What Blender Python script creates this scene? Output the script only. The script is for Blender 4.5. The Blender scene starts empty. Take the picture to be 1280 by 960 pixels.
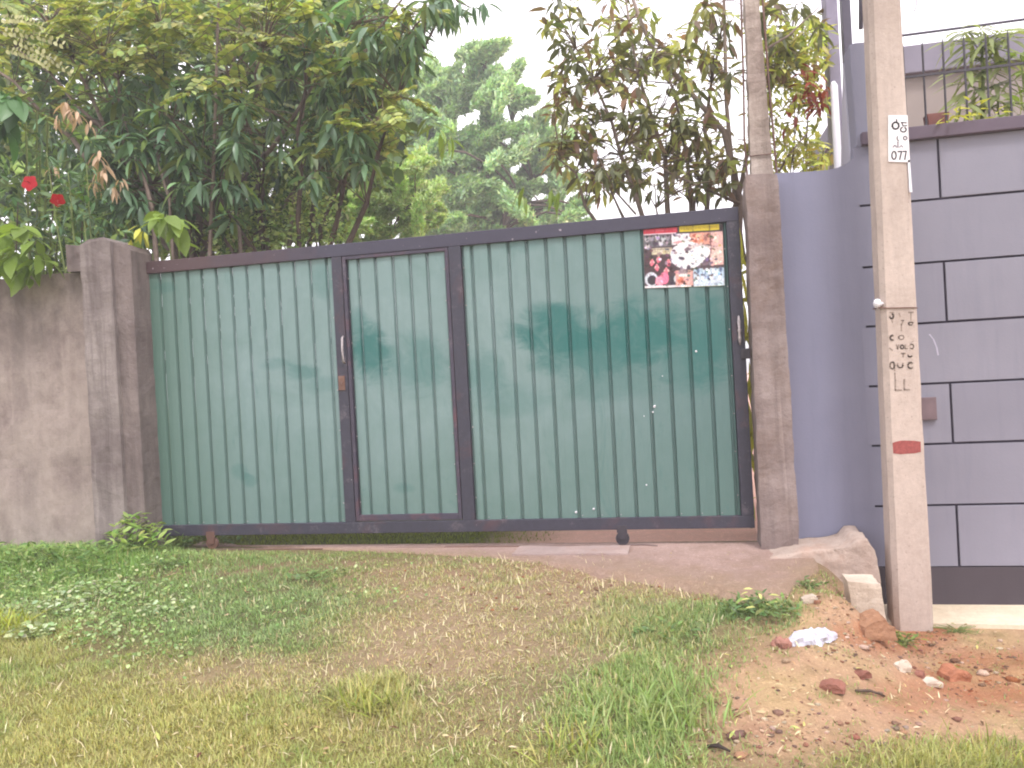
import bpy, math, random
import numpy as np
from mathutils import Vector, Matrix, noise as mnoise

random.seed(7)
rng = np.random.default_rng(7)
SC = bpy.context.scene
COL = SC.collection

# ------------------------------------------------------------------ camera
YAW, PIT, ROL = 0.2060, -0.0040, -0.0533
CAM = np.array([4.2127, -5.7027, 1.0940])
FPX = 1000.0
F_ = np.array([-math.sin(YAW) * math.cos(PIT), math.cos(YAW) * math.cos(PIT), math.sin(PIT)])
R0 = np.array([math.cos(YAW), math.sin(YAW), 0.0])
U0 = np.cross(R0, F_)
R_ = R0 * math.cos(ROL) + U0 * math.sin(ROL)
U_ = -R0 * math.sin(ROL) + U0 * math.cos(ROL)
cam = bpy.data.cameras.new('camera')
cam.sensor_width = 36.0
cam.lens = 36.0 * FPX / 1280.0
cam.clip_start = 0.05
cam.clip_end = 3000.0
cam_o = bpy.data.objects.new('camera', cam)
COL.objects.link(cam_o)
cam_o.matrix_world = Matrix(((R_[0], U_[0], -F_[0], CAM[0]), (R_[1], U_[1], -F_[1], CAM[1]),
                             (R_[2], U_[2], -F_[2], CAM[2]), (0, 0, 0, 1)))
SC.camera = cam_o

# ------------------------------------------------------------------ world, sun, exposure
SUN_EL, SUN_AZ = math.radians(58), math.radians(150)      # azimuth of the sun clockwise from +Y
world = bpy.data.worlds.new('World')
SC.world = world
world.use_nodes = True
wn = world.node_tree
wn.nodes.clear()
wo = wn.nodes.new('ShaderNodeOutputWorld')
wb = wn.nodes.new('ShaderNodeBackground')
sky = wn.nodes.new('ShaderNodeTexSky')
sky.sky_type = 'NISHITA'
sky.sun_disc = False
sky.sun_elevation = SUN_EL
sky.sun_rotation = SUN_AZ
sky.dust_density = 3.0
hs = wn.nodes.new('ShaderNodeHueSaturation')
hs.inputs['Saturation'].default_value = 0.12
mixw = wn.nodes.new('ShaderNodeMix')
mixw.data_type = 'RGBA'
mixw.inputs['Factor'].default_value = 0.78
mixw.inputs['B'].default_value = (13.0, 12.4, 13.2, 1)      # the bright even cloud layer
wn.links.new(sky.outputs['Color'], hs.inputs['Color'])
wn.links.new(hs.outputs['Color'], mixw.inputs['A'])
wn.links.new(mixw.outputs['Result'], wb.inputs['Color'])
wb.inputs['Strength'].default_value = 0.12
wn.links.new(wb.outputs['Background'], wo.inputs['Surface'])
sl = bpy.data.lights.new('sun', 'SUN')
sl.energy = 1.5
sl.angle = math.radians(12)
sl.color = (1.0, 0.97, 0.93)
so = bpy.data.objects.new('sun', sl)
COL.objects.link(so)
sd = Vector((math.sin(SUN_AZ) * math.cos(SUN_EL), math.cos(SUN_AZ) * math.cos(SUN_EL), math.sin(SUN_EL)))
so.rotation_euler = sd.to_track_quat('Z', 'Y').to_euler()
so.location = sd * 30
SC.view_settings.view_transform = 'Standard'
SC.view_settings.look = 'None'
SC.view_settings.gamma = 1.0
SC.view_settings.exposure = 0.86
SC.render.engine = 'CYCLES'
SC.cycles.filter_width = 2.0
SC.cycles.max_bounces = 8
SC.cycles.transparent_max_bounces = 8

# ------------------------------------------------------------------ survey helpers
def ray(px, py):
    d = F_ + R_ * ((px - 640.0) / FPX) - U_ * ((py - 480.0) / FPX)
    return d

def onY(px, py, y):
    d = ray(px, py)
    return CAM + d * ((y - CAM[1]) / d[1])

def onZ(px, py, z):
    d = ray(px, py)
    return CAM + d * ((z - CAM[2]) / d[2])

def proj(P):
    d = np.asarray(P, float) - CAM
    z = d @ F_
    z = np.where(np.abs(z) < 1e-3, 1e-3, z)
    return 640 + FPX * (d @ R_) / z, 480 - FPX * (d @ U_) / z, z

def XY(px, py, y):
    p = onY(px, py, y)
    return p[0], p[2]

# ------------------------------------------------------------------ object helpers
def tag(o, label=None, cat=None, group=None, kind=None):
    if label: o['label'] = label
    if cat: o['category'] = cat
    if group: o['group'] = group
    if kind: o['kind'] = kind
    return o

def thing(name, label, cat, loc=(0, 0, 0), group=None, rz=0.0):
    o = bpy.data.objects.new(name, None)
    o.empty_display_size = 0.1
    COL.objects.link(o)
    o.location = loc
    o.rotation_euler = (0, 0, rz)
    return tag(o, label, cat, group)

def link(name, me, mat=None, parent=None, world_coords=True):
    o = bpy.data.objects.new(name, me)
    COL.objects.link(o)
    if mat is not None and not me.materials:
        me.materials.append(mat)
    if parent is not None:
        o.parent = parent
        if world_coords and root_loc(parent).length > 0:
            me.transform(Matrix.Translation(-Vector(root_loc(parent))))
    return o

def root_loc(p):
    v = Vector((0, 0, 0))
    while p is not None:
        v += p.location
        p = p.parent
    return v

class MB:
    """collects geometry for ONE mesh object"""
    def __init__(self):
        self.v, self.f = [], []
    def add(self, vs, fs):
        n = len(self.v)
        self.v += [tuple(map(float, p)) for p in vs]
        self.f += [tuple(n + i for i in f) for f in fs]
        return self
    def box(self, x0, x1, y0, y1, z0, z1):
        vs = [(x, y, z) for x in (x0, x1) for y in (y0, y1) for z in (z0, z1)]
        return self.add(vs, [(0, 1, 3, 2), (4, 6, 7, 5), (0, 4, 5, 1), (2, 3, 7, 6), (0, 2, 6, 4), (1, 5, 7, 3)])
    def prism(self, poly, y0, y1):
        """poly: list of (x, z), extruded from y0 (front) to y1"""
        n = len(poly)
        vs = [(x, y0, z) for x, z in poly] + [(x, y1, z) for x, z in poly]
        fs = [tuple(range(n)), tuple(range(2 * n - 1, n - 1, -1))]
        for i in range(n):
            j = (i + 1) % n
            fs.append((i, i + n, j + n, j))
        return self.add(vs, fs)
    def tube(self, pts, rad, n=6, cap=True):
        pts = [Vector(p) for p in pts]
        if not hasattr(rad, '__len__'): rad = [rad] * len(pts)
        rings = []
        up = Vector((0.13, 0.2, 0.97))
        for i, p in enumerate(pts):
            a = pts[max(i - 1, 0)]; b = pts[min(i + 1, len(pts) - 1)]
            d = (b - a)
            d = d.normalized() if d.length > 1e-9 else Vector((0, 0, 1))
            u = up if abs(d.dot(up)) < 0.93 else Vector((1, 0.1, 0))
            s = d.cross(u).normalized(); t = s.cross(d)
            rings.append([p + (s * math.cos(2 * math.pi * k / n) + t * math.sin(2 * math.pi * k / n)) * rad[i] for k in range(n)])
        vs = [q for r in rings for q in r]
        fs = []
        for i in range(len(pts) - 1):
            for k in range(n):
                k2 = (k + 1) % n
                fs.append((i * n + k, i * n + k2, (i + 1) * n + k2, (i + 1) * n + k))
        if cap:
            fs.append(tuple(range(n - 1, -1, -1)))
            fs.append(tuple((len(pts) - 1) * n + k for k in range(n)))
        return self.add(vs, fs)
    def build(self, name, mat, parent=None, smooth=False, bevel=0.0):
        me = bpy.data.meshes.new(name)
        me.from_pydata(self.v, [], self.f)
        me.update()
        if smooth:
            me.polygons.foreach_set('use_smooth', [True] * len(me.polygons))
        o = link(name, me, mat, parent)
        if bevel:
            b = o.modifiers.new('bevel', 'BEVEL'); b.width = bevel; b.segments = 2; b.limit_method = 'ANGLE'
        return o

def quad_mesh(name, V, Q, mat, parent=None, cols=None, smooth=False):
    """V (n,3), Q (m,4), cols (m,3) per face"""
    me = bpy.data.meshes.new(name)
    V = np.ascontiguousarray(V, np.float32); Q = np.ascontiguousarray(Q, np.int32)
    me.vertices.add(len(V)); me.vertices.foreach_set('co', V.ravel())
    me.loops.add(Q.size); me.loops.foreach_set('vertex_index', Q.ravel())
    me.polygons.add(len(Q))
    me.polygons.foreach_set('loop_start', np.arange(0, Q.size, 4, dtype=np.int32))
    try:
        me.polygons.foreach_set('loop_total', np.full(len(Q), 4, np.int32))
    except Exception:
        pass
    if cols is not None:
        ca = me.color_attributes.new('Col', 'FLOAT_COLOR', 'CORNER')
        c4 = np.ones((len(Q), 4, 4), np.float32); c4[:, :, :3] = np.asarray(cols)[:, None, :]
        ca.data.foreach_set('color', c4.ravel())
    if smooth:
        me.polygons.foreach_set('use_smooth', np.ones(len(Q), bool))
    me.update(calc_edges=True)
    return link(name, me, mat, parent)

# ------------------------------------------------------------------ colour helpers
def lin(c):
    c = c / 255.0
    return c / 12.92 if c <= 0.04045 else ((c + 0.055) / 1.055) ** 2.4
def C(r, g, b, k=1.0):
    return (lin(r) * k, lin(g) * k, lin(b) * k, 1.0)
def C3(r, g, b, k=1.0):
    return np.array(C(r, g, b, k)[:3])

class NT:
    """a tiny node-tree writer"""
    def __init__(self, name, rough=0.8, spec=0.3, metal=0.0):
        self.m = bpy.data.materials.new(name); self.m.use_nodes = True
        self.t = self.m.node_tree
        self.b = self.t.nodes['Principled BSDF']
        self.b.inputs['Roughness'].default_value = rough
        self.b.inputs['Specular IOR Level'].default_value = spec
        self.b.inputs['Metallic'].default_value = metal
        self.tc = self.t.nodes.new('ShaderNodeTexCoord')
    def n(self, ty, **kw):
        o = self.t.nodes.new(ty)
        for k, v in kw.items():
            if k in o.inputs: 
                if hasattr(v, 'is_linked') or hasattr(v, 'links'): self.t.links.new(v, o.inputs[k])
                else: o.inputs[k].default_value = v
            else: setattr(o, k, v)
        return o
    def l(self, a, b): self.t.links.new(a, b)
    def map(self, scale=(1, 1, 1), loc=(0, 0, 0), src='Object'):
        o = self.t.nodes.new('ShaderNodeMapping')
        self.l(self.tc.outputs[src], o.inputs['Vector'])
        o.inputs['Scale'].default_value = scale; o.inputs['Location'].default_value = loc
        return o.outputs['Vector']
    def noise(self, scale, vec=None, detail=4, rough=0.6, dist=0.0):
        o = self.t.nodes.new('ShaderNodeTexNoise')
        o.inputs['Scale'].default_value = scale; o.inputs['Detail'].default_value = detail
        o.inputs['Roughness'].default_value = rough; o.inputs['Distortion'].default_value = dist
        self.l(vec if vec is not None else self.tc.outputs['Object'], o.inputs['Vector'])
        return o.outputs['Fac']
    def ramp(self, fac, a, b, ca=(0, 0, 0, 1), cb=(1, 1, 1, 1)):
        o = self.t.nodes.new('ShaderNodeValToRGB')
        e = o.color_ramp.elements
        e[0].position = a; e[0].color = ca; e[1].position = b; e[1].color = cb
        self.l(fac, o.inputs['Fac'])
        return o.outputs['Color']
    def mix(self, fac, a, b, mode='MIX'):
        o = self.t.nodes.new('ShaderNodeMix'); o.data_type = 'RGBA'; o.blend_type = mode
        for s, v in (('Factor', fac), ('A', a), ('B', b)):
            if hasattr(v, 'is_linked'): self.l(v, o.inputs[s])
            else: o.inputs[s].default_value = v
        return o.outputs['Result']
    def math(self, op, a, b=0.0):
        o = self.t.nodes.new('ShaderNodeMath'); o.operation = op
        for i, v in enumerate((a, b)):
            if hasattr(v, 'is_linked'): self.l(v, o.inputs[i])
            else: o.inputs[i].default_value = v
        return o.outputs[0]
    def base(self, c):
        if hasattr(c, 'is_linked'): self.l(c, self.b.inputs['Base Color'])
        else: self.b.inputs['Base Color'].default_value = c
        return self
    def bump(self, h, strength=0.3, dist=0.01):
        o = self.t.nodes.new('ShaderNodeBump')
        o.inputs['Strength'].default_value = strength; o.inputs['Distance'].default_value = dist
        self.l(h, o.inputs['Height']); self.l(o.outputs['Normal'], self.b.inputs['Normal'])
        return self
    def blob(self, cx, cz, rx, rz):
        """1 inside an ellipse in the XZ plane of the object, fading to 0"""
        sep = self.t.nodes.new('ShaderNodeSeparateXYZ'); self.l(self.tc.outputs['Object'], sep.inputs[0])
        dx = self.math('DIVIDE', self.math('SUBTRACT', sep.outputs['X'], cx), rx)
        dz = self.math('DIVIDE', self.math('SUBTRACT', sep.outputs['Z'], cz), rz)
        return self.math('ADD', self.math('MULTIPLY', dx, dx), self.math('MULTIPLY', dz, dz))

def plain(name, col, rough=0.8, spec=0.3, metal=0.0, var=0.15, scale=8.0, bump=0.0):
    t = NT(name, rough, spec, metal)
    n = t.noise(scale)
    d = tuple(c * (1 - var * 1.6) for c in col[:3]) + (1,)
    l = tuple(min(1, c * (1 + var)) for c in col[:3]) + (1,)
    t.base(t.ramp(n, 0.3, 0.7, d, l))
    if bump: t.bump(n, bump, 0.01)
    return t.m

def leaf_mat(name, col=None, trans=0.35, rough=0.45, spec=0.4, var=0.25):
    """foliage: colour from the Col attribute, or one colour varied from leaf to leaf"""
    t = NT(name, rough, spec)
    if col is None:
        a = t.n('ShaderNodeAttribute', attribute_name='Col'); base = a.outputs['Color']
    else:
        oi = t.n('ShaderNodeObjectInfo')
        base = t.mix(oi.outputs['Random'], tuple(c * (1 - var) for c in col[:3]) + (1,), tuple(c * (1 + var) for c in col[:3]) + (1,))
    base = t.mix(t.noise(30.0, detail=2), base, t.mix(1.0, base, (0.72, 0.75, 0.7, 1), 'MULTIPLY'))
    t.base(base)
    tr = t.n('ShaderNodeBsdfTranslucent')
    t.l(t.mix(1.0, base, (1.25, 1.25, 0.6, 1), 'MULTIPLY'), tr.inputs['Color'])
    ms = t.n('ShaderNodeMixShader'); ms.inputs['Fac'].default_value = trans
    t.l(t.b.outputs[0], ms.inputs[1]); t.l(tr.outputs[0], ms.inputs[2])
    t.l(ms.outputs[0], t.t.nodes['Material Output'].inputs['Surface'])
    return t.m

# ------------------------------------------------------------------ ground height
def sstep(a, b, x):
    t = np.clip((x - a) / (b - a), 0, 1)
    return t * t * (3 - 2 * t)

_n = [(rng.uniform(0, 6.28), rng.uniform(-1, 1), rng.uniform(-1, 1)) for _ in range(26)]
def wob(x, y, f, k0=0, n=8):
    s = 0
    for i in range(n):
        ph, a, b = _n[k0 + i]
        s = s + np.sin((a * x + b * y) * f * (1 + 0.35 * i) + ph * 3 + i)
    return s / n

def height(x, y):
    x = np.asarray(x, float); y = np.asarray(y, float)
    hl = np.interp(y, [-60, -9, -5.7, -2.7, -0.75, -0.45, 0, 3, 60], [-0.5, -0.5, -0.44, -0.36, -0.175, -0.135, -0.125, -0.10, 0.1])
    hr = np.interp(y, [-60, -9, -5.7, -2.7, -0.6, 0.0, 0.4], [-0.6, -0.6, -0.6, -0.60, -0.56, -0.56, -0.56])
    a = 4.95 - 0.30 * np.clip(-y - 0.5, 0, 4); b = 5.42 + 0.1 * np.clip(-y, 0, 4)
    w = sstep(a, b, x) * (y < 0.5)
    h = hl * (1 - w) + hr * w
    front = sstep(-0.35, -0.8, y)
    h = h + front * (0.026 * wob(x, y, 3.0) + 0.014 * wob(x, y, 11.0, 8) + 0.008 * wob(x, y, 31.0, 16))
    # earth heaped against the loose block
    h = h + 0.09 * np.exp(-((x - 5.03) / .16) ** 2 - ((y + 1.04) / .12) ** 2)
    # a bank of earth against the left wall
    h = h + 0.07 * np.exp(-((x + 0.4) / 1.5) ** 2) * np.exp(-((y + 0.45) / 0.35) ** 2)
    return h

def ground(px, py):
    d = ray(px, py); t = 1.0
    last = t
    while t < 60:
        p = CAM + d * t
        if p[2] < height(p[0], p[1]): break
        last = t; t += 0.05
    lo, hi = last, t
    for _ in range(18):
        m = (lo + hi) / 2; p = CAM + d * m
        if p[2] < height(p[0], p[1]): hi = m
        else: lo = m
    return CAM + d * hi

def groundv(px, py):
    px = np.asarray(px, float)[:, None]; py = np.asarray(py, float)[:, None]
    d = F_ + R_ * ((px - 640.0) / FPX) - U_ * ((py - 480.0) / FPX)
    lo = np.full(len(d), 1.0); hi = np.full(len(d), 60.0)
    done = np.zeros(len(d), bool)
    for t in np.arange(1.0, 14.0, .06):
        P = CAM + d * t
        under = (P[:, 2] < height(P[:, 0], P[:, 1])) & ~done
        hi = np.where(under, t, hi); done |= under
        lo = np.where(done, lo, t)
    for _ in range(14):
        m = (lo + hi) / 2; P = CAM + d * m[:, None]
        u = P[:, 2] < height(P[:, 0], P[:, 1])
        hi = np.where(u, m, hi); lo = np.where(u, lo, m)
    return CAM + d * hi[:, None]

# patches of the ground, laid out where the photograph shows them: each returns 0..1
def ell(u, v, cx, cy, rx, ry, soft=0.5):
    d = np.sqrt(((u - cx) / rx) ** 2 + ((v - cy) / ry) ** 2)
    return 1 - sstep(1 - soft, 1 + soft, d)

def patches(x, y, z):
    P = np.stack([x, y, z], -1)
    u, v, dep = proj(P)
    ok = dep > 0.5
    u = np.where(ok, u, -2000); v = np.where(ok, v, 2000)
    # warp the outlines so that the patches are ragged
    u = u + 34 * wob(x, y, 6, 2) + 18 * wob(x, y, 17, 9)
    v = v + 12 * wob(x, y, 7, 12) + 6 * wob(x, y, 19, 5)
    soil = np.maximum.reduce([ell(u, v, 1090, 880, 230, 95, .35), ell(u, v, 1200, 800, 260, 50, .4), ell(u, v, 1060, 775, 90, 40, .4),
                              ell(u, v, 1400, 880, 330, 120, .3)])
    soil = soil * (1 - ell(u, v, 1180, 960, 150, 32, .5))
    soil = np.maximum(soil, sstep(1350, 1500, u))
    orange = np.maximum.reduce([ell(u, v, 1230, 850, 85, 42, .5), ell(u, v, 1125, 790, 65, 26, .5), ell(u, v, 1150, 870, 60, 20, .6) * .6])
    straw = np.maximum.reduce([ell(u, v, 640, 735, 200, 34, .5), ell(u, v, 560, 800, 150, 60, .5), ell(u, v, 700, 790, 150, 60, .6) * .8,
                               ell(u, v, 330, 845, 150, 26, .6) * .7, ell(u, v, 860, 720, 160, 30, .5), ell(u, v, 600, 880, 200, 60, .6) * .5])
    green = np.maximum.reduce([ell(u, v, 300, 755, 180, 60, .4), ell(u, v, 590, 722, 75, 18, .5), ell(u, v, 810, 785, 110, 38, .5),
                               ell(u, v, 60, 720, 150, 55, .5), ell(u, v, 800, 880, 130, 75, .5) * .8, ell(u, v, 950, 765, 70, 28, .5)])
    yellow = np.maximum.reduce([ell(u, v, 200, 930, 340, 90, .5), ell(u, v, 470, 885, 60, 35, .5), ell(u, v, 20, 800, 80, 50, .5) * .8,
                                ell(u, v, 1180, 950, 130, 28, .5) * .8, sstep(880, 960, v) * .7 * (u < 900)])
    return soil, orange, straw, green, yellow, u, v

# ------------------------------------------------------------------ materials
def concrete(name, light, dark, stain, bump=0.5, streak=1.0, seed=0.0, moss=None):
    t = NT(name, 0.92, 0.2)
    big = t.noise(1.3, t.map(loc=(seed, 0, seed)), 5, 0.65, 0.4)
    fine = t.noise(26.0, None, 6, 0.75)
    run = t.noise(1.0, t.map((7.0, 3.0, 0.55), (seed, 0, 1)), 5, 0.7, 0.2)
    c = t.mix(t.ramp(big, 0.35, 0.66), dark, light)
    c = t.mix(t.math('MULTIPLY', t.ramp(run, 0.46, 0.68), 0.75 * streak), c, stain)
    run2 = t.noise(1.0, t.map((11.0, 3.0, 0.4), (seed + 4, 0, 7)), 4, 0.6, 0.2)
    c = t.mix(t.math('MULTIPLY', t.ramp(run2, 0.60, 0.72), 0.45 * streak), c, tuple(min(1, x * 1.45) for x in light[:3]) + (1,))
    c = t.mix(t.math('MULTIPLY', t.ramp(fine, 0.35, 0.7), 0.35), c, t.mix(1.0, c, (0.55, 0.53, 0.52, 1), 'MULTIPLY'))
    pit = t.noise(70.0, None, 3, 0.6)
    c = t.mix(t.math('MULTIPLY', t.ramp(pit, 0.62, 0.72), 0.5), c, tuple(x * 0.35 for x in dark[:3]) + (1,))
    if moss:
        m = t.noise(2.3, t.map(loc=(3 + seed, 0, 0)), 5, 0.7)
        c = t.mix(t.math('MULTIPLY', t.ramp(m, 0.5, 0.7), 0.5), c, moss)
    t.base(c)
    t.bump(t.math('ADD', t.math('MULTIPLY', fine, 0.7), t.math('ADD', t.math('MULTIPLY', big, 1.0), t.math('MULTIPLY', pit, -0.2))), bump, 0.02)
    return t

def left_wall_mat():
    """render gone grey-brown, with black algae hanging down from the coping and bare pale streaks"""
    t = concrete('stained_render', C(160, 147, 140), C(134, 120, 115), C(104, 93, 89), 0.35, 0.35, 2.0)
    base = t.b.inputs['Base Color'].links[0].from_socket
    sep = t.n('ShaderNodeSeparateXYZ'); t.l(t.tc.outputs['Object'], sep.inputs[0])
    col = t.noise(1.0, t.map((4.2, 1, 0.25), (1.7, 0, 0)), 4, 0.6, 0.3)
    edge = t.math('ADD', sep.outputs['Z'], t.math('MULTIPLY', col, 1.7))
    f = t.ramp(t.math('MULTIPLY', t.math('SUBTRACT', edge, 1.9), 0.8), 0.1, 0.95)
    c = t.mix(t.math('MULTIPLY', f, 0.7), base, C(82, 73, 69))
    blot = t.noise(4.0, t.map((1, 1, 0.7), (5, 0, 2)), 6, 0.75, 0.1)
    c = t.mix(t.math('MULTIPLY', t.ramp(blot, 0.5, 0.68), 0.5), c, C(100, 86, 82))
    bl2 = t.noise(2.6, t.map((1, 1, .8), (9, 0, 4)), 6, 0.7, 0.15)
    c = t.mix(t.math('MULTIPLY', t.ramp(bl2, 0.42, 0.68), 0.5), c, C(176, 162, 152))
    t.base(c)
    return t.m

M = {}
M['left_wall'] = left_wall_mat()
M['pillar'] = concrete('weathered_pillar_concrete', C(150, 140, 136), C(112, 101, 99), C(84, 74, 73), 0.5, 1.0, 5.0).m
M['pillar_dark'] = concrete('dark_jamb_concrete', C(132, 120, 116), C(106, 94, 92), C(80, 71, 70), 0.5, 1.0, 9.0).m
M['pillar_right'] = concrete('brown_pillar_concrete', C(160, 146, 142), C(124, 109, 106), C(96, 83, 80), 0.6, 0.8, 12.0, C(104, 82, 66)).m
M['slab'] = concrete('dusty_slab', C(176, 156, 150), C(150, 132, 128), C(156, 124, 114), 0.4, 0.3, 15.0, C(150, 104, 82)).m
M['footing'] = concrete('rough_footing', C(192, 174, 162), C(166, 148, 138), C(160, 132, 116), .7, 0.3, 21.0, C(160, 116, 92)).m
M['block'] = concrete('pale_block', C(214, 200, 184), C(184, 168, 152), C(164, 138, 116), 0.6, 0.4, 24.0).m
_t = concrete('pole_concrete', C(190, 178, 168), C(166, 153, 143), C(144, 130, 120), 0.5, 0.7, 31.0)
_b = _t.b.inputs['Base Color'].links[0].from_socket
_s = _t.n('ShaderNodeSeparateXYZ'); _t.l(_t.tc.outputs['Object'], _s.inputs[0])
_f = _t.math('SUBTRACT', 1.0, _t.math('ADD', _t.math('MULTIPLY', _s.outputs['Z'], 1.5), _t.math('MULTIPLY', _t.noise(5.0), .5)))
_t.base(_t.mix(_t.math('MULTIPLY', _t.ramp(_f, 0.0, 1.0), .65), _b, C(150, 124, 104)))
M['pole'] = _t.m
M['apron'] = concrete('cream_apron', C(224, 210, 188), C(200, 184, 160), C(190, 160, 130), 0.3, 0.3, 27.0).m
M['pole'] = concrete('pole_concrete', C(198, 182, 172), C(176, 160, 150), C(152, 138, 130), 0.35, 0.5, 31.0).m
M['old_post'] = concrete('lichened_post', C(200, 186, 176), C(146, 130, 122), C(110, 96, 86), 0.7, 0.8, 37.0).m

def grey_paint(name, col, seed, col2=None):
    t = NT(name, 0.75, 0.3)
    a = t.noise(0.9, t.map(loc=(seed, 0, 0)), 4, 0.6)
    c = t.ramp(a, 0.3, 0.7, (.9, .9, .9, 1), (1.07, 1.07, 1.07, 1))
    if col2:
        sx = t.n('ShaderNodeSeparateXYZ'); t.l(t.tc.outputs['Object'], sx.inputs[0])
        mr = t.n('ShaderNodeMapRange'); t.l(t.math('ADD', sx.outputs['X'], t.math('MULTIPLY', a, .3)), mr.inputs['Value'])
        mr.inputs['From Min'].default_value = -.3; mr.inputs['From Max'].default_value = .35
        c = t.mix(1.0, c, t.mix(mr.outputs['Result'], col, col2), 'MULTIPLY')
    else: c = t.mix(1.0, c, col, 'MULTIPLY')
    oi = t.n('ShaderNodeObjectInfo')
    c = t.mix(oi.outputs['Random'], t.mix(1.0, c, (.93, .93, .94, 1), 'MULTIPLY'), t.mix(1.0, c, (1.05, 1.05, 1.04, 1), 'MULTIPLY'))
    d = t.noise(1.0, t.map((9, 3, 0.8), (seed, 0, 2)), 5, 0.7)
    c = t.mix(t.math('MULTIPLY', t.ramp(d, 0.5, 0.75), 0.22), c, tuple(x * 0.6 for x in col[:3]) + (1,))
    sep = t.n('ShaderNodeSeparateXYZ'); t.l(t.tc.outputs['Object'], sep.inputs[0])
    low = t.math('ADD', t.math('MULTIPLY', sep.outputs['Z'], -2.2), t.math('MULTIPLY', t.noise(3.0), 1.2))
    c = t.mix(t.math('MULTIPLY', t.ramp(low, 0.85, 1.5), 0.4), c, C(150, 122, 108))
    t.base(c)
    t.bump(t.noise(60.0, None, 4, 0.7), 0.25, 0.004)
    return t.m
M['wall_blue'] = grey_paint('blue_grey_render', C(124, 124, 144), 1, C(130, 128, 140))  # bluish-to-grey shift along the wall is lighting put into the colour
M['wall_grey'] = M['wall_blue']
M['wall_side'] = grey_paint('pale_side_render', C(180, 178, 192), 8)
M['groove'] = plain('dark_joint', C(58, 50, 66), 0.9)
M['coping'] = grey_paint('charcoal_coping', C(94, 82, 94), 6)
M['plinth'] = grey_paint('charcoal_plinth', C(70, 62, 68), 2)

def frame_mat(name, col, rust, amt, seed):
    t = NT(name, 0.55, 0.4)
    a = t.noise(3.0, t.map(loc=(seed, 0, 0)), 5, 0.7, 0.5)
    b = t.noise(28.0, None, 5, 0.75)
    c = t.ramp(b, 0.3, 0.75, tuple(x * 0.8 for x in col[:3]) + (1,), tuple(x * 1.2 for x in col[:3]) + (1,))
    c = t.mix(t.math('MULTIPLY', t.ramp(a, 0.62 - amt, 0.85 - amt), 0.8), c, rust)
    dust = t.noise(6.0, t.map((1, 1, 1), (seed + 3, 1, 0)), 6, 0.8)
    c = t.mix(t.math('MULTIPLY', t.ramp(dust, 0.56, 0.7), 0.3), c, C(150, 138, 142))
    chip = t.noise(45.0, t.map(loc=(seed, 3, 0)), 2, 0.5)
    c = t.mix(t.ramp(chip, 0.77, 0.79), c, C(190, 182, 186))
    t.base(c); t.bump(b, 0.15, 0.003)
    return t.m
M['frame'] = frame_mat('purple_grey_gate_paint', C(54, 52, 64), C(88, 58, 60), 0.08, 0)
M['frame_rust'] = frame_mat('rusty_gate_paint', C(86, 62, 66), C(98, 62, 58), 0.3, 5)
M['rust'] = frame_mat('rust', C(92, 66, 58), C(112, 80, 66), 0.25, 9)
M['worn'] = plain('worn_bare_metal', C(178, 168, 170), 0.6, 0.5, 0.3, 0.35, 60)
M['black_metal'] = plain('black_painted_metal', C(52, 46, 54), 0.5, 0.5, 0, 0.2, 30)
M['white_pvc'] = plain('white_paint', C(222, 220, 226), 0.5, 0.4, 0, 0.06, 6)
M['grey_steel'] = plain('grey_column_paint', C(140, 132, 152), 0.6, 0.4, 0, 0.12, 5)
M['dark_post'] = plain('dark_post_paint', C(82, 76, 90), 0.6, 0.4, 0, 0.12, 5)
M['house_grey'] = plain('house_fascia_paint', C(128, 122, 134), 0.8, 0.3, 0, 0.12, 1.5)
M['house_beige'] = plain('house_wall_paint', C(150, 138, 132), 0.85, 0.3, 0, 0.08, 1.2)
M['red_paint'] = plain('red_paint_band', C(146, 76, 72), 0.8, 0.3, 0, 0.2, 40)
M['ink'] = plain('stencil_ink', C(146, 131, 121), 0.9, 0.2, 0, 0.2, 60)
M['ink_dark'] = plain('black_print', C(48, 44, 48), 0.8, 0.2, 0, 0.1, 60)
M['ink_pale'] = plain('faded_print', C(140, 134, 140), 0.8, 0.2, 0, 0.1, 60)
M['paper'] = plain('white_paper', C(226, 220, 222), 0.8, 0.3, 0, 0.05, 12)
M['chalk'] = plain('chalk', C(172, 168, 184), 0.9, 0.2, 0, 0.05, 12)
M['bark'] = concrete('bark', C(122, 104, 92), C(84, 70, 62), C(60, 48, 42), 1.0, 1.0, 40.0).m
M['bark_pale'] = concrete('pale_bark', C(158, 142, 132), C(116, 100, 90), C(92, 76, 66), 0.9, 0.8, 44.0).m
M['twig'] = plain('twig', C(104, 88, 72), 0.8, 0.3, 0, 0.2, 20)
M['green_stem'] = plain('green_stem', C(112, 124, 70), 0.7, 0.3, 0, 0.2, 20)
M['leafcol'] = leaf_mat('foliage')
M['leaf_dark'] = leaf_mat('long_dark_leaf', C(100, 130, 98), 0.3, 0.33, 0.5)
M['leaf_bronze'] = leaf_mat('dull_green_leaf', C(108, 112, 80), 0.3, 0.4, 0.4)
M['leaf_lime'] = leaf_mat('young_light_leaf', C(134, 158, 74), 0.4, 0.4, 0.4)
M['leaf_mid'] = leaf_mat('broad_green_leaf', C(78, 118, 62), 0.35, 0.4, 0.5)
M['leaf_dry'] = leaf_mat('dry_brown_leaf', C(206, 174, 150), 0.3, 0.7, 0.2)
M['leaf_yellow'] = leaf_mat('yellowing_leaf', C(196, 196, 90), 0.4, 0.5, 0.3)
M['petal'] = leaf_mat('red_petal', C(190, 26, 40), 0.35, 0.6, 0.3, 0.1)
M['stamen'] = plain('stamen', C(150, 30, 30), 0.7)
M['grassmat'] = leaf_mat('grass_blades', None, 0.35, 0.6, 0.25)

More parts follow.
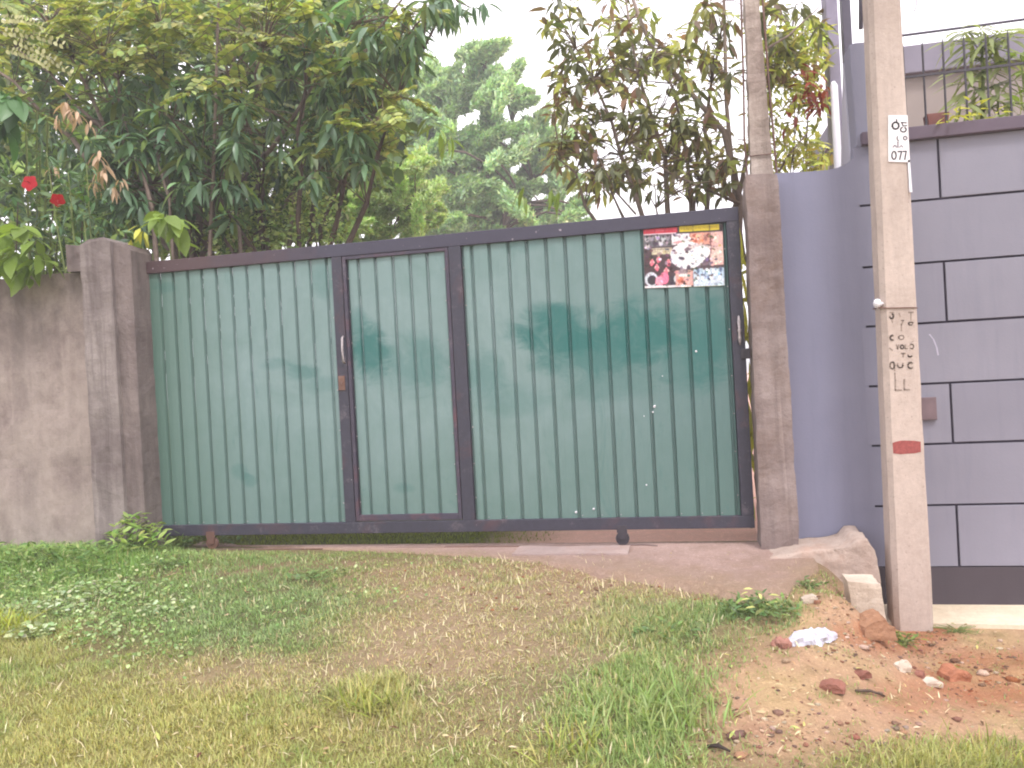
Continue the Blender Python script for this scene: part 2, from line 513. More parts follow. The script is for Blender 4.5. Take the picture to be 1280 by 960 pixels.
# ------------------------------------------------------------------ leaf geometry
def leaf_template(width, seg=4, droop=0.35, fold=0.25, peak=0.42):
    st = np.linspace(0, 1, seg + 1)
    V = []
    for t in st:
        w = width * 0.5 * (math.sin(math.pi * t ** (math.log(0.5) / math.log(peak))) ** 0.8 if 0 < t < 1 else 0.04)
        z = -droop * t * t
        V += [(t, -w, z + fold * w), (t, 0, z), (t, w, z + fold * w)]
    Q = []
    for i in range(seg):
        a = i * 3; b = a + 3
        Q += [(a, a + 1, b + 1, b), (a + 1, a + 2, b + 2, b + 1)]
    return np.array(V, float), np.array(Q, int)

def simple_leaf(width, fold=0.2, peak=0.45):
    w = width / 2
    V = [(0, 0, 0), (peak * .6, -w * .8, fold * w), (peak * 1.45, -w * .85, fold * w - .03), (1, 0, -.1), (peak * 1.45, w * .85, fold * w - .03), (peak * .6, w * .8, fold * w)]
    return np.array(V, float), np.array([(0, 1, 2, 3), (0, 3, 4, 5)], int)

LT_LONG = leaf_template(0.24, 4, 0.28, 0.35)
LT_MID = leaf_template(0.32, 3, 0.15, 0.3)
LT_BROAD = leaf_template(0.50, 4, 0.25, 0.2)
LT_S = simple_leaf(0.5)
LT_ROUND = simple_leaf(0.75)
LT_THIN = simple_leaf(0.14)
LT_BIT = (np.array([(0, -.22, 0), (1, -.10, -.06), (1, .12, .03), (0, .24, 0)], float), np.array([(0, 1, 2, 3)], int))

def batch(tpl, O, D, N, L, cols):
    V, Q = tpl
    O = np.asarray(O, float); D = np.asarray(D, float); N = np.asarray(N, float); L = np.asarray(L, float)
    D = D / (np.linalg.norm(D, axis=1, keepdims=True) + 1e-9)
    S = np.cross(N, D); S /= (np.linalg.norm(S, axis=1, keepdims=True) + 1e-9)
    N = np.cross(D, S)
    W = (V[None, :, 0, None] * D[:, None, :] + V[None, :, 1, None] * S[:, None, :] + V[None, :, 2, None] * N[:, None, :]) * L[:, None, None] + O[:, None, :]
    k, n = len(O), len(V)
    QQ = Q[None] + (np.arange(k) * n)[:, None, None]
    CC = np.repeat(np.asarray(cols, float), len(Q), axis=0)
    return W.reshape(-1, 3), QQ.reshape(-1, 4), CC

def merge(parts):
    V, Q, Cc, n = [], [], [], 0
    for v, q, c in parts:
        V.append(v); Q.append(q + n); Cc.append(c); n += len(v)
    return np.concatenate(V), np.concatenate(Q), np.concatenate(Cc)

def unit(v):
    return v / (np.linalg.norm(v, axis=-1, keepdims=True) + 1e-9)

def vary(cols, k, amt=0.22):
    """k colours picked from a palette, each a little different"""
    cols = np.asarray(cols, float)
    c = cols[rng.integers(0, len(cols), k)]
    return np.clip(c * (1 + rng.normal(0, amt, (k, 1))) * (1 + rng.normal(0, 0.06, (k, 3))), 0.005, 0.9)

def whorl(c, n, L, elev=(-0.9, 0.25), el_out=None):
    """leaf origins/axes/normals of a terminal whorl"""
    az = rng.uniform(0, 2 * math.pi) + np.arange(n) * 2.399
    el = rng.uniform(elev[0], elev[1], n)
    D = np.stack([np.cos(az) * np.cos(el), np.sin(az) * np.cos(el), np.sin(el)], 1)
    O = np.asarray(c) + D * 0.02 + rng.normal(0, 0.012, (n, 3)) + np.stack([np.zeros(n), np.zeros(n), rng.uniform(-.05, .03, n)], 1)
    N = np.tile((0, 0, 1.0), (n, 1)) + rng.normal(0, 0.25, (n, 3))
    return O, D, N, L * rng.uniform(0.65, 1.1, n)

def curve_pts(a, b, bow=(0, 0, 0), n=6, jit=0.0):
    a = np.asarray(a, float); b = np.asarray(b, float); bow = np.asarray(bow, float)
    out = []
    for i in range(n):
        t = i / (n - 1)
        p = a * (1 - t) + b * t + bow * math.sin(math.pi * t)
        if 0 < i < n - 1 and jit: p = p + rng.normal(0, jit, 3)
        out.append(p)
    return out

LEAF_MESH = {}
def leaf_mesh(key, tpl, mat):
    if key not in LEAF_MESH:
        me = bpy.data.meshes.new(key)
        me.from_pydata([tuple(v) for v in tpl[0]], [], [tuple(int(i) for i in q) for q in tpl[1]])
        me.polygons.foreach_set('use_smooth', [True] * len(me.polygons))
        me.materials.append(mat)
        LEAF_MESH[key] = me
    return LEAF_MESH[key]

def leaf_objects(me, O, D, N, L, parent, name='leaf', label=None):
    base = Vector(root_loc(parent))
    D = unit(np.asarray(D, float)); S = unit(np.cross(N, D)); N2 = np.cross(D, S)
    for i in range(len(O)):
        o = bpy.data.objects.new(name, me)
        COL.objects.link(o)
        o.parent = parent
        p = Vector(O[i]) - base
        l = L[i]
        o.matrix_local = Matrix(((D[i][0] * l, S[i][0] * l, N2[i][0] * l, p.x), (D[i][1] * l, S[i][1] * l, N2[i][1] * l, p.y),
                                 (D[i][2] * l, S[i][2] * l, N2[i][2] * l, p.z), (0, 0, 0, 1)))
        if label: o['label'] = label

def twigs(mb, nodes, targets, r=0.006):
    nodes = np.asarray(nodes)
    for t in targets:
        d = np.linalg.norm(nodes - t, axis=1)
        # a twig leaves the limb below its own tip
        j = int(np.argmin(d + 0.6 * np.maximum(0, nodes[:, 2] - t[2])))
        a = nodes[j]
        mb.tube(curve_pts(a, t, (0, 0, 0.12 * d[j]), 4, 0.01), [r * 1.5, r * 1.2, r, r * .6], 4, False)

# ================================================================== THE GROUND
def ground_mat():
    t = NT('ground', 0.95, 0.15)
    a = t.n('ShaderNodeAttribute', attribute_name='Col').outputs['Color']
    f = t.noise(90.0, None, 5, 0.8); g = t.noise(18.0, None, 5, 0.7, 0.4)
    c = t.mix(t.ramp(f, 0.3, 0.7), t.mix(1.0, a, (0.62, 0.6, 0.58, 1), 'MULTIPLY'), a)
    c = t.mix(t.math('MULTIPLY', t.ramp(g, 0.5, 0.7), 0.4), c, t.mix(1.0, a, (1.25, 1.2, 1.12, 1), 'MULTIPLY'))
    k2 = t.noise(7.0, t.map(loc=(2, 5, 0)), 6, 0.8)
    a = t.mix(1.0, a, (1.32, 1.30, 1.30, 1), 'MULTIPLY'); c = t.mix(1.0, c, (1.32, 1.30, 1.30, 1), 'MULTIPLY')
    c = t.mix(t.math('MULTIPLY', t.ramp(k2, 0.45, 0.62), 0.4), c, t.mix(1.0, a, (0.72, 0.66, 0.6, 1), 'MULTIPLY'))
    k3 = t.noise(34.0, t.map(loc=(7, 1, 0)), 4, 0.7)
    c = t.mix(t.math('MULTIPLY', t.ramp(k3, 0.58, 0.66), 0.5), c, t.mix(1.0, a, (1.3, 1.28, 1.25, 1), 'MULTIPLY'))
    c = t.mix(t.math('MULTIPLY', t.ramp(k3, 0.40, 0.32), 0.45), c, t.mix(1.0, a, (0.5, 0.45, 0.4, 1), 'MULTIPLY'))  # dark specks paint in the shadowed holes between clumps
    t.base(c)
    t.bump(t.math('ADD', t.math('MULTIPLY', f, 0.4), g), 1.0, 0.03)
    return t.m
M['ground'] = ground_mat()

def axis(lo, hi, a, b, fine, grow=1.35):
    v = list(np.arange(a, b + 1e-6, fine)); s = fine
    while v[-1] < hi: s *= grow; v.append(min(hi, v[-1] + s))
    s = fine
    while v[0] > lo: s *= grow; v.insert(0, max(lo, v[0] - s))
    return np.array(v)
gx = axis(-400, 400, -2.6, 8.2, 0.03); gy = axis(-60, 900, -3.6, 1.0, 0.03)
GX, GY = np.meshgrid(gx, gy, indexing='ij')
GZ = height(GX, GY)
nx, ny = GX.shape
idx = np.arange(nx * ny).reshape(nx, ny)
GQ = np.stack([idx[:-1, :-1], idx[1:, :-1], idx[1:, 1:], idx[:-1, 1:]], -1).reshape(-1, 4)
cx_ = (GX[:-1, :-1] + GX[1:, 1:]).ravel() / 2; cy_ = (GY[:-1, :-1] + GY[1:, 1:]).ravel() / 2
cz_ = height(cx_, cy_)
so_, og_, st_, gr_, ye_, u_, v_ = patches(cx_, cy_, cz_)
def lay(c, f, col): return c * (1 - f[:, None]) + col * f[:, None]
gc = np.tile(C3(142, 132, 96, .8), (len(cx_), 1))
gc = lay(gc, ye_ * .8, C3(152, 150, 88, .85)); gc = lay(gc, gr_ * .8, C3(104, 118, 76, .8)); gc = lay(gc, st_ * .8, C3(182, 160, 134, .8))
gc = lay(gc, so_ * .97, C3(208, 174, 144, .84)); gc = lay(gc, og_ * so_ * .75, C3(190, 124, 88, .8))
mot2 = np.clip(wob(cx_, cy_, 6, 14) * 2.0, 0, 1) * so_
gc = lay(gc, mot2 * .7, C3(208, 184, 140, .85))
mot3 = np.clip(wob(cx_, cy_, 13, 7) * 1.8 - .2, 0, 1) * so_
gc = lay(gc, mot3 * .6, C3(150, 138, 92, .8))
mott = np.clip(wob(cx_, cy_, 9, 3) * 1.6, 0, 1) * so_
gc = lay(gc, mott * .6, C3(192, 150, 126, .75))
behind = (cy_ > 0.16)
bx = np.clip((cx_ - 2.6) / 0.8, 0, 1)
gb = C3(92, 104, 44, .8) * (1 - bx[:, None]) + C3(232, 190, 176, 1.0) * bx[:, None]
gc = np.where(behind[:, None], gb, gc)
near_slab = np.exp(-((cy_ + 0.55) / 0.3) ** 2) * (cx_ < 5.3) * (cx_ > 0.6) * (~behind) * (0.6 + 0.4 * wob(cx_, cy_, 8))
gc = lay(gc, np.clip(near_slab, 0, 1) * .8, C3(180, 146, 124, .75))
g_o = quad_mesh('ground', np.stack([GX, GY, GZ], -1).reshape(-1, 3), GQ, M['ground'], None, gc, True)
tag(g_o, kind='structure')

# the cast concrete threshold in front of the gate
def slab_front(x):
    pts = [(215, 676), (260, 681), (330, 688), (450, 692), (600, 699), (690, 708), (780, 720), (860, 731), (935, 742), (975, 736), (1005, 722), (1030, 706)]
    P = [onZ(px, py, -0.14) for px, py in pts]
    return np.interp(x, [p[0] for p in P], [p[1] for p in P])
xs = np.linspace(0.25, 4.98, 150); ts = np.linspace(0, 1, 22)
XX = np.repeat(xs[:, None], 22, 1)
fr = slab_front(xs) + 0.035 * wob(xs, xs * 0, 14, 4) + 0.02 * wob(xs, xs * 0 + 3, 40, 10)
YY = 0.13 + (fr[:, None] - 0.13) * ts[None]
ZZ = -0.115 - 0.03 * sstep(0.3, 1.2, -YY) + 0.004 * wob(XX, YY, 9) + 0.003 * wob(XX, YY, 30, 8)
ZZ = np.maximum(ZZ, height(XX, YY) + 0.012)
ZZ[:, -1] = height(XX[:, -1], YY[:, -1]) - 0.01
ZZ[:, 0] = -0.17; YY[:, 0] = YY[:, 1] + 0.01
idx = np.arange(XX.size).reshape(XX.shape)
SQ = np.stack([idx[:-1, :-1], idx[:-1, 1:], idx[1:, 1:], idx[1:, :-1]], -1).reshape(-1, 4)
fx_ = ((XX[:-1, :-1] + XX[1:, 1:]) / 2).ravel(); fy_ = ((YY[:-1, :-1] + YY[1:, 1:]) / 2).ravel()
tt0 = np.repeat(((ts[:-1] + ts[1:]) / 2)[None], len(xs) - 1, 0).ravel()
dirt = np.clip(.15 + tt0 ** 2.0 * .9 + .7 * wob(fx_, fy_, 7, 4) + .5 * wob(fx_, fy_, 23, 12), 0, 1)
sc_ = np.tile(C3(188, 164, 158, .95), (len(fx_), 1)) * (1 + .25 * wob(fx_, fy_, 3, 9))[:, None]
sc_ = lay(sc_, dirt * .7, C3(166, 142, 130, .9)); sc_ = lay(sc_, np.clip(tt0 * 1.5 - .7 + .6 * wob(fx_, fy_, 12, 2), 0, 1) * .8, C3(174, 152, 130, .85))
slab = quad_mesh('concrete_driveway', np.stack([XX, YY, ZZ], -1).reshape(-1, 3), SQ, M['ground'], None, sc_, True)
tag(slab, kind='structure')

# cream apron in front of the grey wall
ap = MB()
a0 = onZ(1125, 778, -0.53)[1]
fpts = [(5.15, -0.36), (5.6, -0.37), (6.2, -0.40), (6.9, -0.43), (9.5, -0.48)]
for i in range(len(fpts) - 1):
    (xa, ya), (xb, yb) = fpts[i], fpts[i + 1]
    ap.add([(xa, ya, -0.535), (xb, yb, -0.535), (xb, 0.0, -0.520), (xa, 0.0, -0.520), (xa, ya, -0.62), (xb, yb, -0.62), (xb, 0, -0.62), (xa, 0, -0.62)],
           [(0, 1, 2, 3), (4, 5, 1, 0)])
tag(ap.build('pavement', M['apron']), kind='structure')

# ================================================================== ROUGH SOLIDS
import bmesh
def rough(mb, name, mat, parent=None, cuts=3, amt=0.012, freq=8.0, edge=None):
    me = bpy.data.meshes.new(name); me.from_pydata(mb.v, [], mb.f); me.update()
    bm = bmesh.new(); bm.from_mesh(me)
    bmesh.ops.recalc_face_normals(bm, faces=bm.faces)
    bmesh.ops.triangulate(bm, faces=[f for f in bm.faces if len(f.verts) > 4])
    if edge: 
        for _ in range(12):
            long_e = [e for e in bm.edges if e.calc_length() > edge]
            if not long_e or len(bm.faces) > 60000: break
            bmesh.ops.subdivide_edges(bm, edges=long_e, cuts=1, use_grid_fill=True)
            bmesh.ops.triangulate(bm, faces=[f for f in bm.faces if len(f.verts) > 4])
    else:
        bmesh.ops.subdivide_edges(bm, edges=bm.edges[:], cuts=cuts, use_grid_fill=True)
    bm.normal_update()
    for v in bm.verts:
        n = mnoise.fractal(v.co * freq, 0.8, 2.0, 3)
        v.co += v.normal * n * amt
    bm.to_mesh(me); bm.free()
    me.polygons.foreach_set('use_smooth', [False] * len(me.polygons))
    return link(name, me, mat, parent)

# ------------------------------------------------------------------ left wall and pillar
YW = -0.10
wall_l = MB()
zt = XY(60, 343, YW)[1]
wall_l.box(-5.5, XY(112, 500, YW)[0], YW, YW + 0.16, -0.35, zt)
w1 = rough(wall_l, 'garden_wall', M['left_wall'], None, 3, 0.012, 3.0, 0.12)
tag(w1, 'stained concrete garden wall with black algae under the hanging leaves', 'wall')

YP = -0.24
pl = thing('gate_pillar', 'stained grey concrete gate pillar joined to the garden wall', 'pillar', (XY(140, 600, YP)[0], YP, -0.1))
x0, x1, x2 = XY(110, 500, YP)[0], XY(148, 500, YP)[0], XY(174, 480, YP + .05)[0]
zp = XY(140, 298, YP)[1]
p_ = MB(); p_.prism([(x0, -0.4), (x1, -0.4), (x1, zp - 0.02), (x1 - 0.06, zp + 0.015), (x0 + 0.08, zp + 0.01), (x0, zp - 0.03)], YP, YP + 0.3)
rough(p_, 'shaft', M['pillar'], pl, 3, 0.010, 5.0, 0.08)
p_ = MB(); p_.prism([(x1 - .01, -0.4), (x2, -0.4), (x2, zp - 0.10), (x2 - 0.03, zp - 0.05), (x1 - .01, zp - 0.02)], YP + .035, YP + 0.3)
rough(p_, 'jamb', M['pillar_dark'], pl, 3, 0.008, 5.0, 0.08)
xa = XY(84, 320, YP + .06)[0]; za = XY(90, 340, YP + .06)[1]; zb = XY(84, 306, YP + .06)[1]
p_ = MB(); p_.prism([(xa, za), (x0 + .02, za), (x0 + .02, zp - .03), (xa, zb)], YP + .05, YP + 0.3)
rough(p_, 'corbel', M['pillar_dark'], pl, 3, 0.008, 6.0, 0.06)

# ------------------------------------------------------------------ right pillar
YR = -0.17
pr = thing('gate_pillar', 'brown weathered concrete pillar between the green gate and the blue-grey wall', 'pillar', (XY(975, 685, YR)[0], YR, -0.12))
c1, c2, c3, c4 = XY(930, 218, YR), XY(972, 217, YR), XY(1000, 684, YR), XY(951, 684, YR)
p_ = MB(); p_.prism([(c4[0], -0.35), (c3[0], -0.35), (c2[0], c2[1]), (c1[0] + .01, c1[1])], YR, YR + 0.27)
rough(p_, 'shaft', M['pillar_right'], pr, 3, 0.011, 6.0, 0.07)
# ================================================================== THE GATE
gate = thing('sliding_gate', 'green corrugated sliding metal gate in a purple-grey frame with a wicket door', 'gate', (0, 0, 0))
W, H = 4.668, 2.2
BR = 0.085; TR = 0.096
xl0, xl1 = XY(415.5, 330, 0)[0], XY(428, 330, 0)[0]
xm0, xm1 = XY(562, 325, 0)[0], XY(577, 325, 0)[0]
XS = W - 0.085
XL = -0.10

def rail_mat():
    t = NT('top_rail_paint', 0.55, 0.4)
    sep = t.n('ShaderNodeSeparateXYZ'); t.l(t.tc.outputs['Object'], sep.inputs[0])
    n = t.noise(3.0, None, 5, 0.7); b = t.noise(24.0, None, 5, 0.75)
    f = t.math('ADD', sep.outputs['X'], t.math('MULTIPLY', n, 1.6))
    c = t.mix(t.ramp(f, 0.9, 0.0, (0, 0, 0, 1), (1, 1, 1, 1)), C(62, 58, 74), C(72, 54, 56))
    r2 = t.n('ShaderNodeMapRange'); t.l(f, r2.inputs['Value']); r2.inputs['From Min'].default_value = 1.4; r2.inputs['From Max'].default_value = 2.4
    c = t.mix(r2.outputs['Result'], C(74, 55, 57), C(60, 57, 72))
    c = t.mix(t.math('MULTIPLY', t.ramp(b, 0.35, 0.7), 0.3), c, t.mix(1.0, c, (0.6, 0.55, 0.55, 1), 'MULTIPLY'))
    chip = t.noise(30.0, t.map(loc=(3, 3, 3)), 3, 0.6)
    c = t.mix(t.math('MULTIPLY', t.ramp(chip, 0.70, 0.73), 0.8), c, C(168, 158, 166))
    t.base(c); t.bump(b, 0.15, 0.003)
    return t.m
M['rail'] = rail_mat()
FY0, FY1 = -0.022, 0.030
MB().box(XL, W, FY0, FY1, H - TR, H).build('top_rail', M['rail'], gate, bevel=0.004)
MB().box(XL, W, FY0 + .001, FY1 - .001, 0, BR).build('bottom_rail', M['frame'], gate, bevel=0.004)
MB().box(XL, XL + 0.07, FY0 + .002, FY1 - .002, BR, H - TR).build('stile', M['frame_rust'], gate, bevel=0.004)
MB().box(XS, W, FY0 + .002, FY1 - .002, BR, H - TR).build('stile', M['frame'], gate, bevel=0.004)
MB().box(xl0, xl1, FY0 + .002, FY1 - .002, BR, H - TR).build('stile', M['frame'], gate, bevel=0.004)
MB().box(xm0, xm1, FY0 + .002, FY1 - .002, BR, H - TR).build('stile', M['frame'], gate, bevel=0.004)

def sheet_mat():
    """powdery chalked green sheet; where the dust has been wiped off it is a deeper teal"""
    t = NT('chalked_green_sheet', 0.5, 0.4)
    n = t.noise(2.2, None, 6, 0.7, 0.6); fine = t.noise(20.0, t.map((1, 1, .35)), 5, 0.7)
    dust = t.mix(t.ramp(n, 0.3, 0.7), C(101, 125, 122), C(118, 138, 138))
    sep = t.n('ShaderNodeSeparateXYZ'); t.l(t.tc.outputs['Object'], sep.inputs[0])
    # greener towards the two ends, greyer in the middle of the left leaf
    mr = t.n('ShaderNodeMapRange'); t.l(sep.outputs['X'], mr.inputs['Value']); mr.inputs['From Min'].default_value = 0.1; mr.inputs['From Max'].default_value = 0.9
    dust = t.mix(mr.outputs['Result'], C(84, 110, 100), dust)
    mr = t.n('ShaderNodeMapRange'); t.l(sep.outputs['X'], mr.inputs['Value']); mr.inputs['From Min'].default_value = 3.0; mr.inputs['From Max'].default_value = 4.5
    dust = t.mix(t.math('MULTIPLY', mr.outputs['Result'], .8), dust, C(78, 106, 104))
    mr = t.n('ShaderNodeMapRange'); t.l(sep.outputs['Z'], mr.inputs['Value']); mr.inputs['From Min'].default_value = 0.9; mr.inputs['From Max'].default_value = 0.1
    dust = t.mix(t.math('MULTIPLY', mr.outputs['Result'], .55), dust, C(82, 107, 99))
    teal = C(34, 94, 90)
    w1_ = t.noise(4.0, t.map((1, 1, 1.6), (2, 0, 0)), 5, 0.7, 0.8)
    c = dust
    for (px, py, rx, rz, s) in ((700, 412, .46, .24, .95), (800, 412, .44, .26, .95), (745, 440, .62, .22, .7), (885, 425, .22, .40, .75), (860, 450, .3, .3, .45),
                                (462, 440, .20, .27, .9), (520, 455, .34, .30, .45), (445, 405, .12, .16, .5), (600, 470, .25, .22, .42), (640, 500, .35, .16, .25),
                                (375, 465, .20, .08, .5), (345, 455, .16, .06, .35), (400, 480, .2, .08, .3), (402, 350, .12, .18, .3),
                                (650, 300, .2, .12, .25), (310, 600, .08, .07, .4), (505, 610, .12, .05, .3), (205, 360, .12, .06, .3), (760, 480, .5, .14, .3), (300, 590, .1, .08, .3)):
        cx, cz = XY(px, py, 0)
        d = t.math('ADD', t.blob(cx, cz, rx, rz), t.math('MULTIPLY', t.math('SUBTRACT', w1_, 0.5), 2.0))
        m = t.ramp(d, 0.0, 1.35, (s, s, s, 1), (0, 0, 0, 1))
        m.node.color_ramp.interpolation = 'EASE'
        c = t.mix(m, c, teal)
    smear = t.noise(1.0, t.map((5, 3, 1.6), (4, 0, 9)), 5, 0.75, 1.2)
    c = t.mix(t.math('MULTIPLY', t.ramp(smear, 0.60, 0.72), 0.28), c, teal)
    c = t.mix(t.math('MULTIPLY', t.ramp(fine, 0.4, 0.75), 0.16), c, t.mix(1.0, c, (0.6, 0.66, 0.64, 1), 'MULTIPLY'))
    t.base(c)
    t.bump(n, 0.1, 0.01)
    return t.m
M['sheet'] = sheet_mat()

def strips(x0, x1, ribs, z0, z1, parent):
    xs_ = [x0] + [r for r in ribs if x0 + .03 < r < x1 - .03] + [x1]
    for a, b in zip(xs_[:-1], xs_[1:]):
        yb = 0.030; yf = 0.004 + random.uniform(-.0012, .0012)
        prof = [(a, yb), (a + .012, yb), (a + .020, yf), ((a + b) / 2, yf - .0022), (b - .010, yf), (b, yb - .004)]
        n = len(prof)
        m = MB()
        vs = [(x, y, z0) for x, y in prof] + [(x, y, z1) for x, y in prof] + [(x, y + .0025, z0) for x, y in prof] + [(x, y + .0025, z1) for x, y in prof]
        fs = []
        for i in range(n - 1):
            fs.append((i, i + 1, n + i + 1, n + i)); fs.append((2 * n + i + 1, 2 * n + i, 3 * n + i, 3 * n + i + 1))
        fs.append((0, n, 3 * n, 2 * n)); fs.append((n - 1, 3 * n - 1, 4 * n - 1, 2 * n - 1))
        m.add(vs, fs).build('sheet_strip', M['sheet'], parent)
ribL = [XY(160 + v / 3.69, 350, 0.01)[0] for v in (85, 145, 208, 275, 340, 408, 478, 548, 620, 695, 768, 842, 918)]
ribD = [XY(400 + v / 2.285, 330, 0.01)[0] for v in (108, 157, 207, 256, 305, 350)]
ribR = [XY(v, 300, 0.01)[0] for v in (588, 610, 634, 657, 681, 705, 729.5, 753, 777, 802)] + [XY(v, 360, 0.01)[0] for v in (831.7, 857.5, 882.5, 906)]
strips(XL + .06, xl0 + .002, ribL, BR - .004, H - TR + .012, gate)
strips(xm1 - .002, XS + .004, ribR, BR - .004, H - TR + .012, gate)

door = thing('wicket_door', None, None, (0, 0, 0)); door.parent = gate
DB, DT = BR + 0.008, H - TR - 0.0015
dx0, dx1 = xl1 + .006, xm0 - .006
fw = 0.026
M['door_frame'] = frame_mat('maroon_grey_door_paint', C(62, 56, 70), C(100, 64, 68), 0.12, 14)
MB().box(dx0, dx0 + fw, FY0 + .004, FY1, DB, DT).build('door_stile', M['door_frame'], door, bevel=0.003)
MB().box(dx1 - fw, dx1, FY0 + .004, FY1, DB, DT).build('door_stile', M['door_frame'], door, bevel=0.003)
MB().box(dx0 + fw, dx1 - fw, FY0 + .005, FY1 - .001, DT - fw, DT).build('door_rail', M['door_frame'], door, bevel=0.003)
MB().box(dx0 + fw, dx1 - fw, FY0 + .005, FY1 - .001, DB, DB + .045).build('door_rail', M['door_frame'], door, bevel=0.003)
strips(dx0 + fw - .002, dx1 - fw + .002, ribD, DB + .04, DT - fw + .008, door)
# worn pull handle and lock plate
hx, hz = XY(430, 437, FY0)
m = MB(); m.tube([(hx, FY0 - .002, hz - .10), (hx - .002, FY0 - .022, hz - .085), (hx - .003, FY0 - .026, hz), (hx - .002, FY0 - .022, hz + .085), (hx, FY0 - .002, hz + .10)], .009, 8)
m.build('handle', M['worn'], door, True)
hx2, hz2 = XY(428, 478, FY0)
m = MB().box(hx2 - .03, hx2 + .022, FY0 - .008, FY0, hz2 - .06, hz2 + .05)
m.box(hx2 - .008, hx2 + .008, FY0 - .016, FY0 - .008, hz2 - .02, hz2 + .0).build('lock_plate', M['rust'], door, bevel=.003)

# screws along the edges of the sheets
scr = MB()
def dot(m, x, z, y=-0.004, r=.0055):
    m.tube([(x, y, z), (x, y - .005, z)], [r, r * .6], 6)
for xx, side in ((xl0 - .012, 0), (xm1 + .014, 0), (XS - .016, 0)):
    for z in np.arange(0.22, 2.05, 0.285): dot(scr, xx + random.uniform(-.004, .004), z + random.uniform(-.03, .03), 0.002)
for xx in ribL[1:] + ribR[:-1]:
    if random.random() < .7: dot(scr, xx + .03, BR + .018, 0.002, .004)
scr.build('screws', M['worn'], gate)['kind'] = 'stuff'
scr = MB()
for xx in (dx0 + fw + .01, dx1 - fw - .012):
    for z in np.arange(0.25, 2.0, 0.24): dot(scr, xx, z + random.uniform(-.03, .03), 0.002, .005)
scr.build('screws', M['worn'], door)['kind'] = 'stuff'
# latch on the closing stile
lx, lz = XY(924, 413, FY0)
m = MB(); m.tube([(lx, FY0 - .012, lz - .10), (lx, FY0 - .016, lz - .06), (lx, FY0 - .014, lz - .015), (lx, FY0 - .02, lz), (lx, FY0 - .014, lz + .015), (lx, FY0 - .016, lz + .06), (lx, FY0 - .012, lz + .10)],
                 [.004, .012, .008, .014, .008, .012, .004], 8)
m.build('latch', M['worn'], gate, True)
lx, lz = XY(932, 443, FY0)
MB().box(lx - .03, lx + .03, FY0 - .02, FY0 + .0, lz - .03, lz + .04).build('latch_keeper', M['black_metal'], gate, bevel=.004)
# white paint spots
sp = MB()
for px, py, r in ((818, 508, .012), (816, 515, .007), (870, 439, .008), (808, 606, .006), (742, 636, .009), (720, 640, .01), (805, 520, .004), (828, 470, .004)):
    x, z = XY(px, py, 0); sp.tube([(x, .001, z), (x + r * .3, -.0035, z - r * .3)], [r, r * .8], 7)
sp.build('paint_spots', M['white_pvc'], gate)
# rollers
for px, r, mt, w in ((778, .048, 'black_metal', .02), (265, .05, 'rust', .02)):
    x = XY(px, 668, 0)[0]
    m = MB()
    zc = -0.112 + r
    m.tube([(x, -.012, zc), (x, .016, zc)], r, 20)
    m.tube([(x, -.02, zc), (x, .022, zc)], r * .3, 10)
    wh = m.build('roller', M[mt], gate, False, .003)
    MB().box(x - .036, x + .036, FY0 - .003, FY0 + .003, -.02, .03).box(x - .03, x + .03, FY0 - .002, FY0 + .004, -.066, -.02).build('roller_bracket', M['black_metal' if px > 500 else 'rust'], gate)

# the ground rail
rl = MB()
xa, xb = XY(556, 681, 0)[0], XY(806, 678, 0)[0]
rl.box(-0.1, xa, -.012, .012, -.13, -.112)
rl.box(xa, xb, -.02, .02, -.128, -.108)
rl.add([(xb, -.02, -.108), (xb, .02, -.108), (xb + .09, -.05, -.112), (xb + .09, -.01, -.112), (xb, -.02, -.13), (xb, .02, -.13), (xb + .09, -.05, -.13), (xb + .09, -.01, -.13)],
       [(0, 2, 3, 1), (0, 4, 6, 2), (1, 3, 7, 5), (2, 6, 7, 3)])
o = rl.build('ground_rail', M['rust']); tag(o, 'low rusty steel rail on the concrete under the sliding gate', 'rail')
# broken strip of concrete with a dark crack in front of the rail
m = MB(); m.box(XY(640, 690, -.3)[0], XY(785, 690, -.3)[0], -.30, -.04, -.15, -.104)
o = rough(m, 'concrete_strip', M['slab'], None, 3, 0.004, 12, .06); tag(o, 'thin raised strip of concrete in front of the gate roller', 'slab')

# ------------------------------------------------------------------ the poster: a flat printed sheet, its print painted on a fine grid
PW, PH = 198, 156
img = np.zeros((PH, PW, 3)) + np.array([.16, .12, .13])
yy, xx = np.mgrid[0:PH, 0:PW]
U1 = xx / PW * 600; V1 = yy / PH * 500       # poster units as read off the photograph, v downwards
def prect(a, b, c, d, col, n=0.0):
    m = (U1 >= a) & (U1 < c) & (V1 >= b) & (V1 < d)
    img[m] = np.array(col) / 255. * (1 + n * rng.normal(0, 1, (m.sum(), 1)))
def pell(cx, cy, rx, ry, col, rot=0.0):
    dx, dy = U1 - cx, V1 - cy
    a = dx * math.cos(rot) + dy * math.sin(rot); b = -dx * math.sin(rot) + dy * math.cos(rot)
    m = (a / rx) ** 2 + (b / ry) ** 2 < 1
    img[m] = np.array(col) / 255.
def person(cx, cy, s, skin, shirt):
    pell(cx, cy, 9 * s, 11 * s, skin); pell(cx, cy - 6 * s, 9 * s, 6 * s, (50, 36, 36)); pell(cx, cy + 30 * s, 19 * s, 22 * s, shirt); pell(cx, cy + 56 * s, 17 * s, 20 * s, shirt)
    pell(cx - 17 * s, cy + 34 * s, 6 * s, 16 * s, skin, .5); pell(cx + 17 * s, cy + 34 * s, 6 * s, 16 * s, skin, -.5)
prect(0, 55, 600, 500, (74, 58, 62))
prect(0, 5, 258, 45, (196, 44, 62)); prect(82, 5, 86, 45, (120, 24, 40)); prect(165, 5, 168, 45, (150, 34, 50)); prect(0, 45, 250, 57, (224, 206, 214))
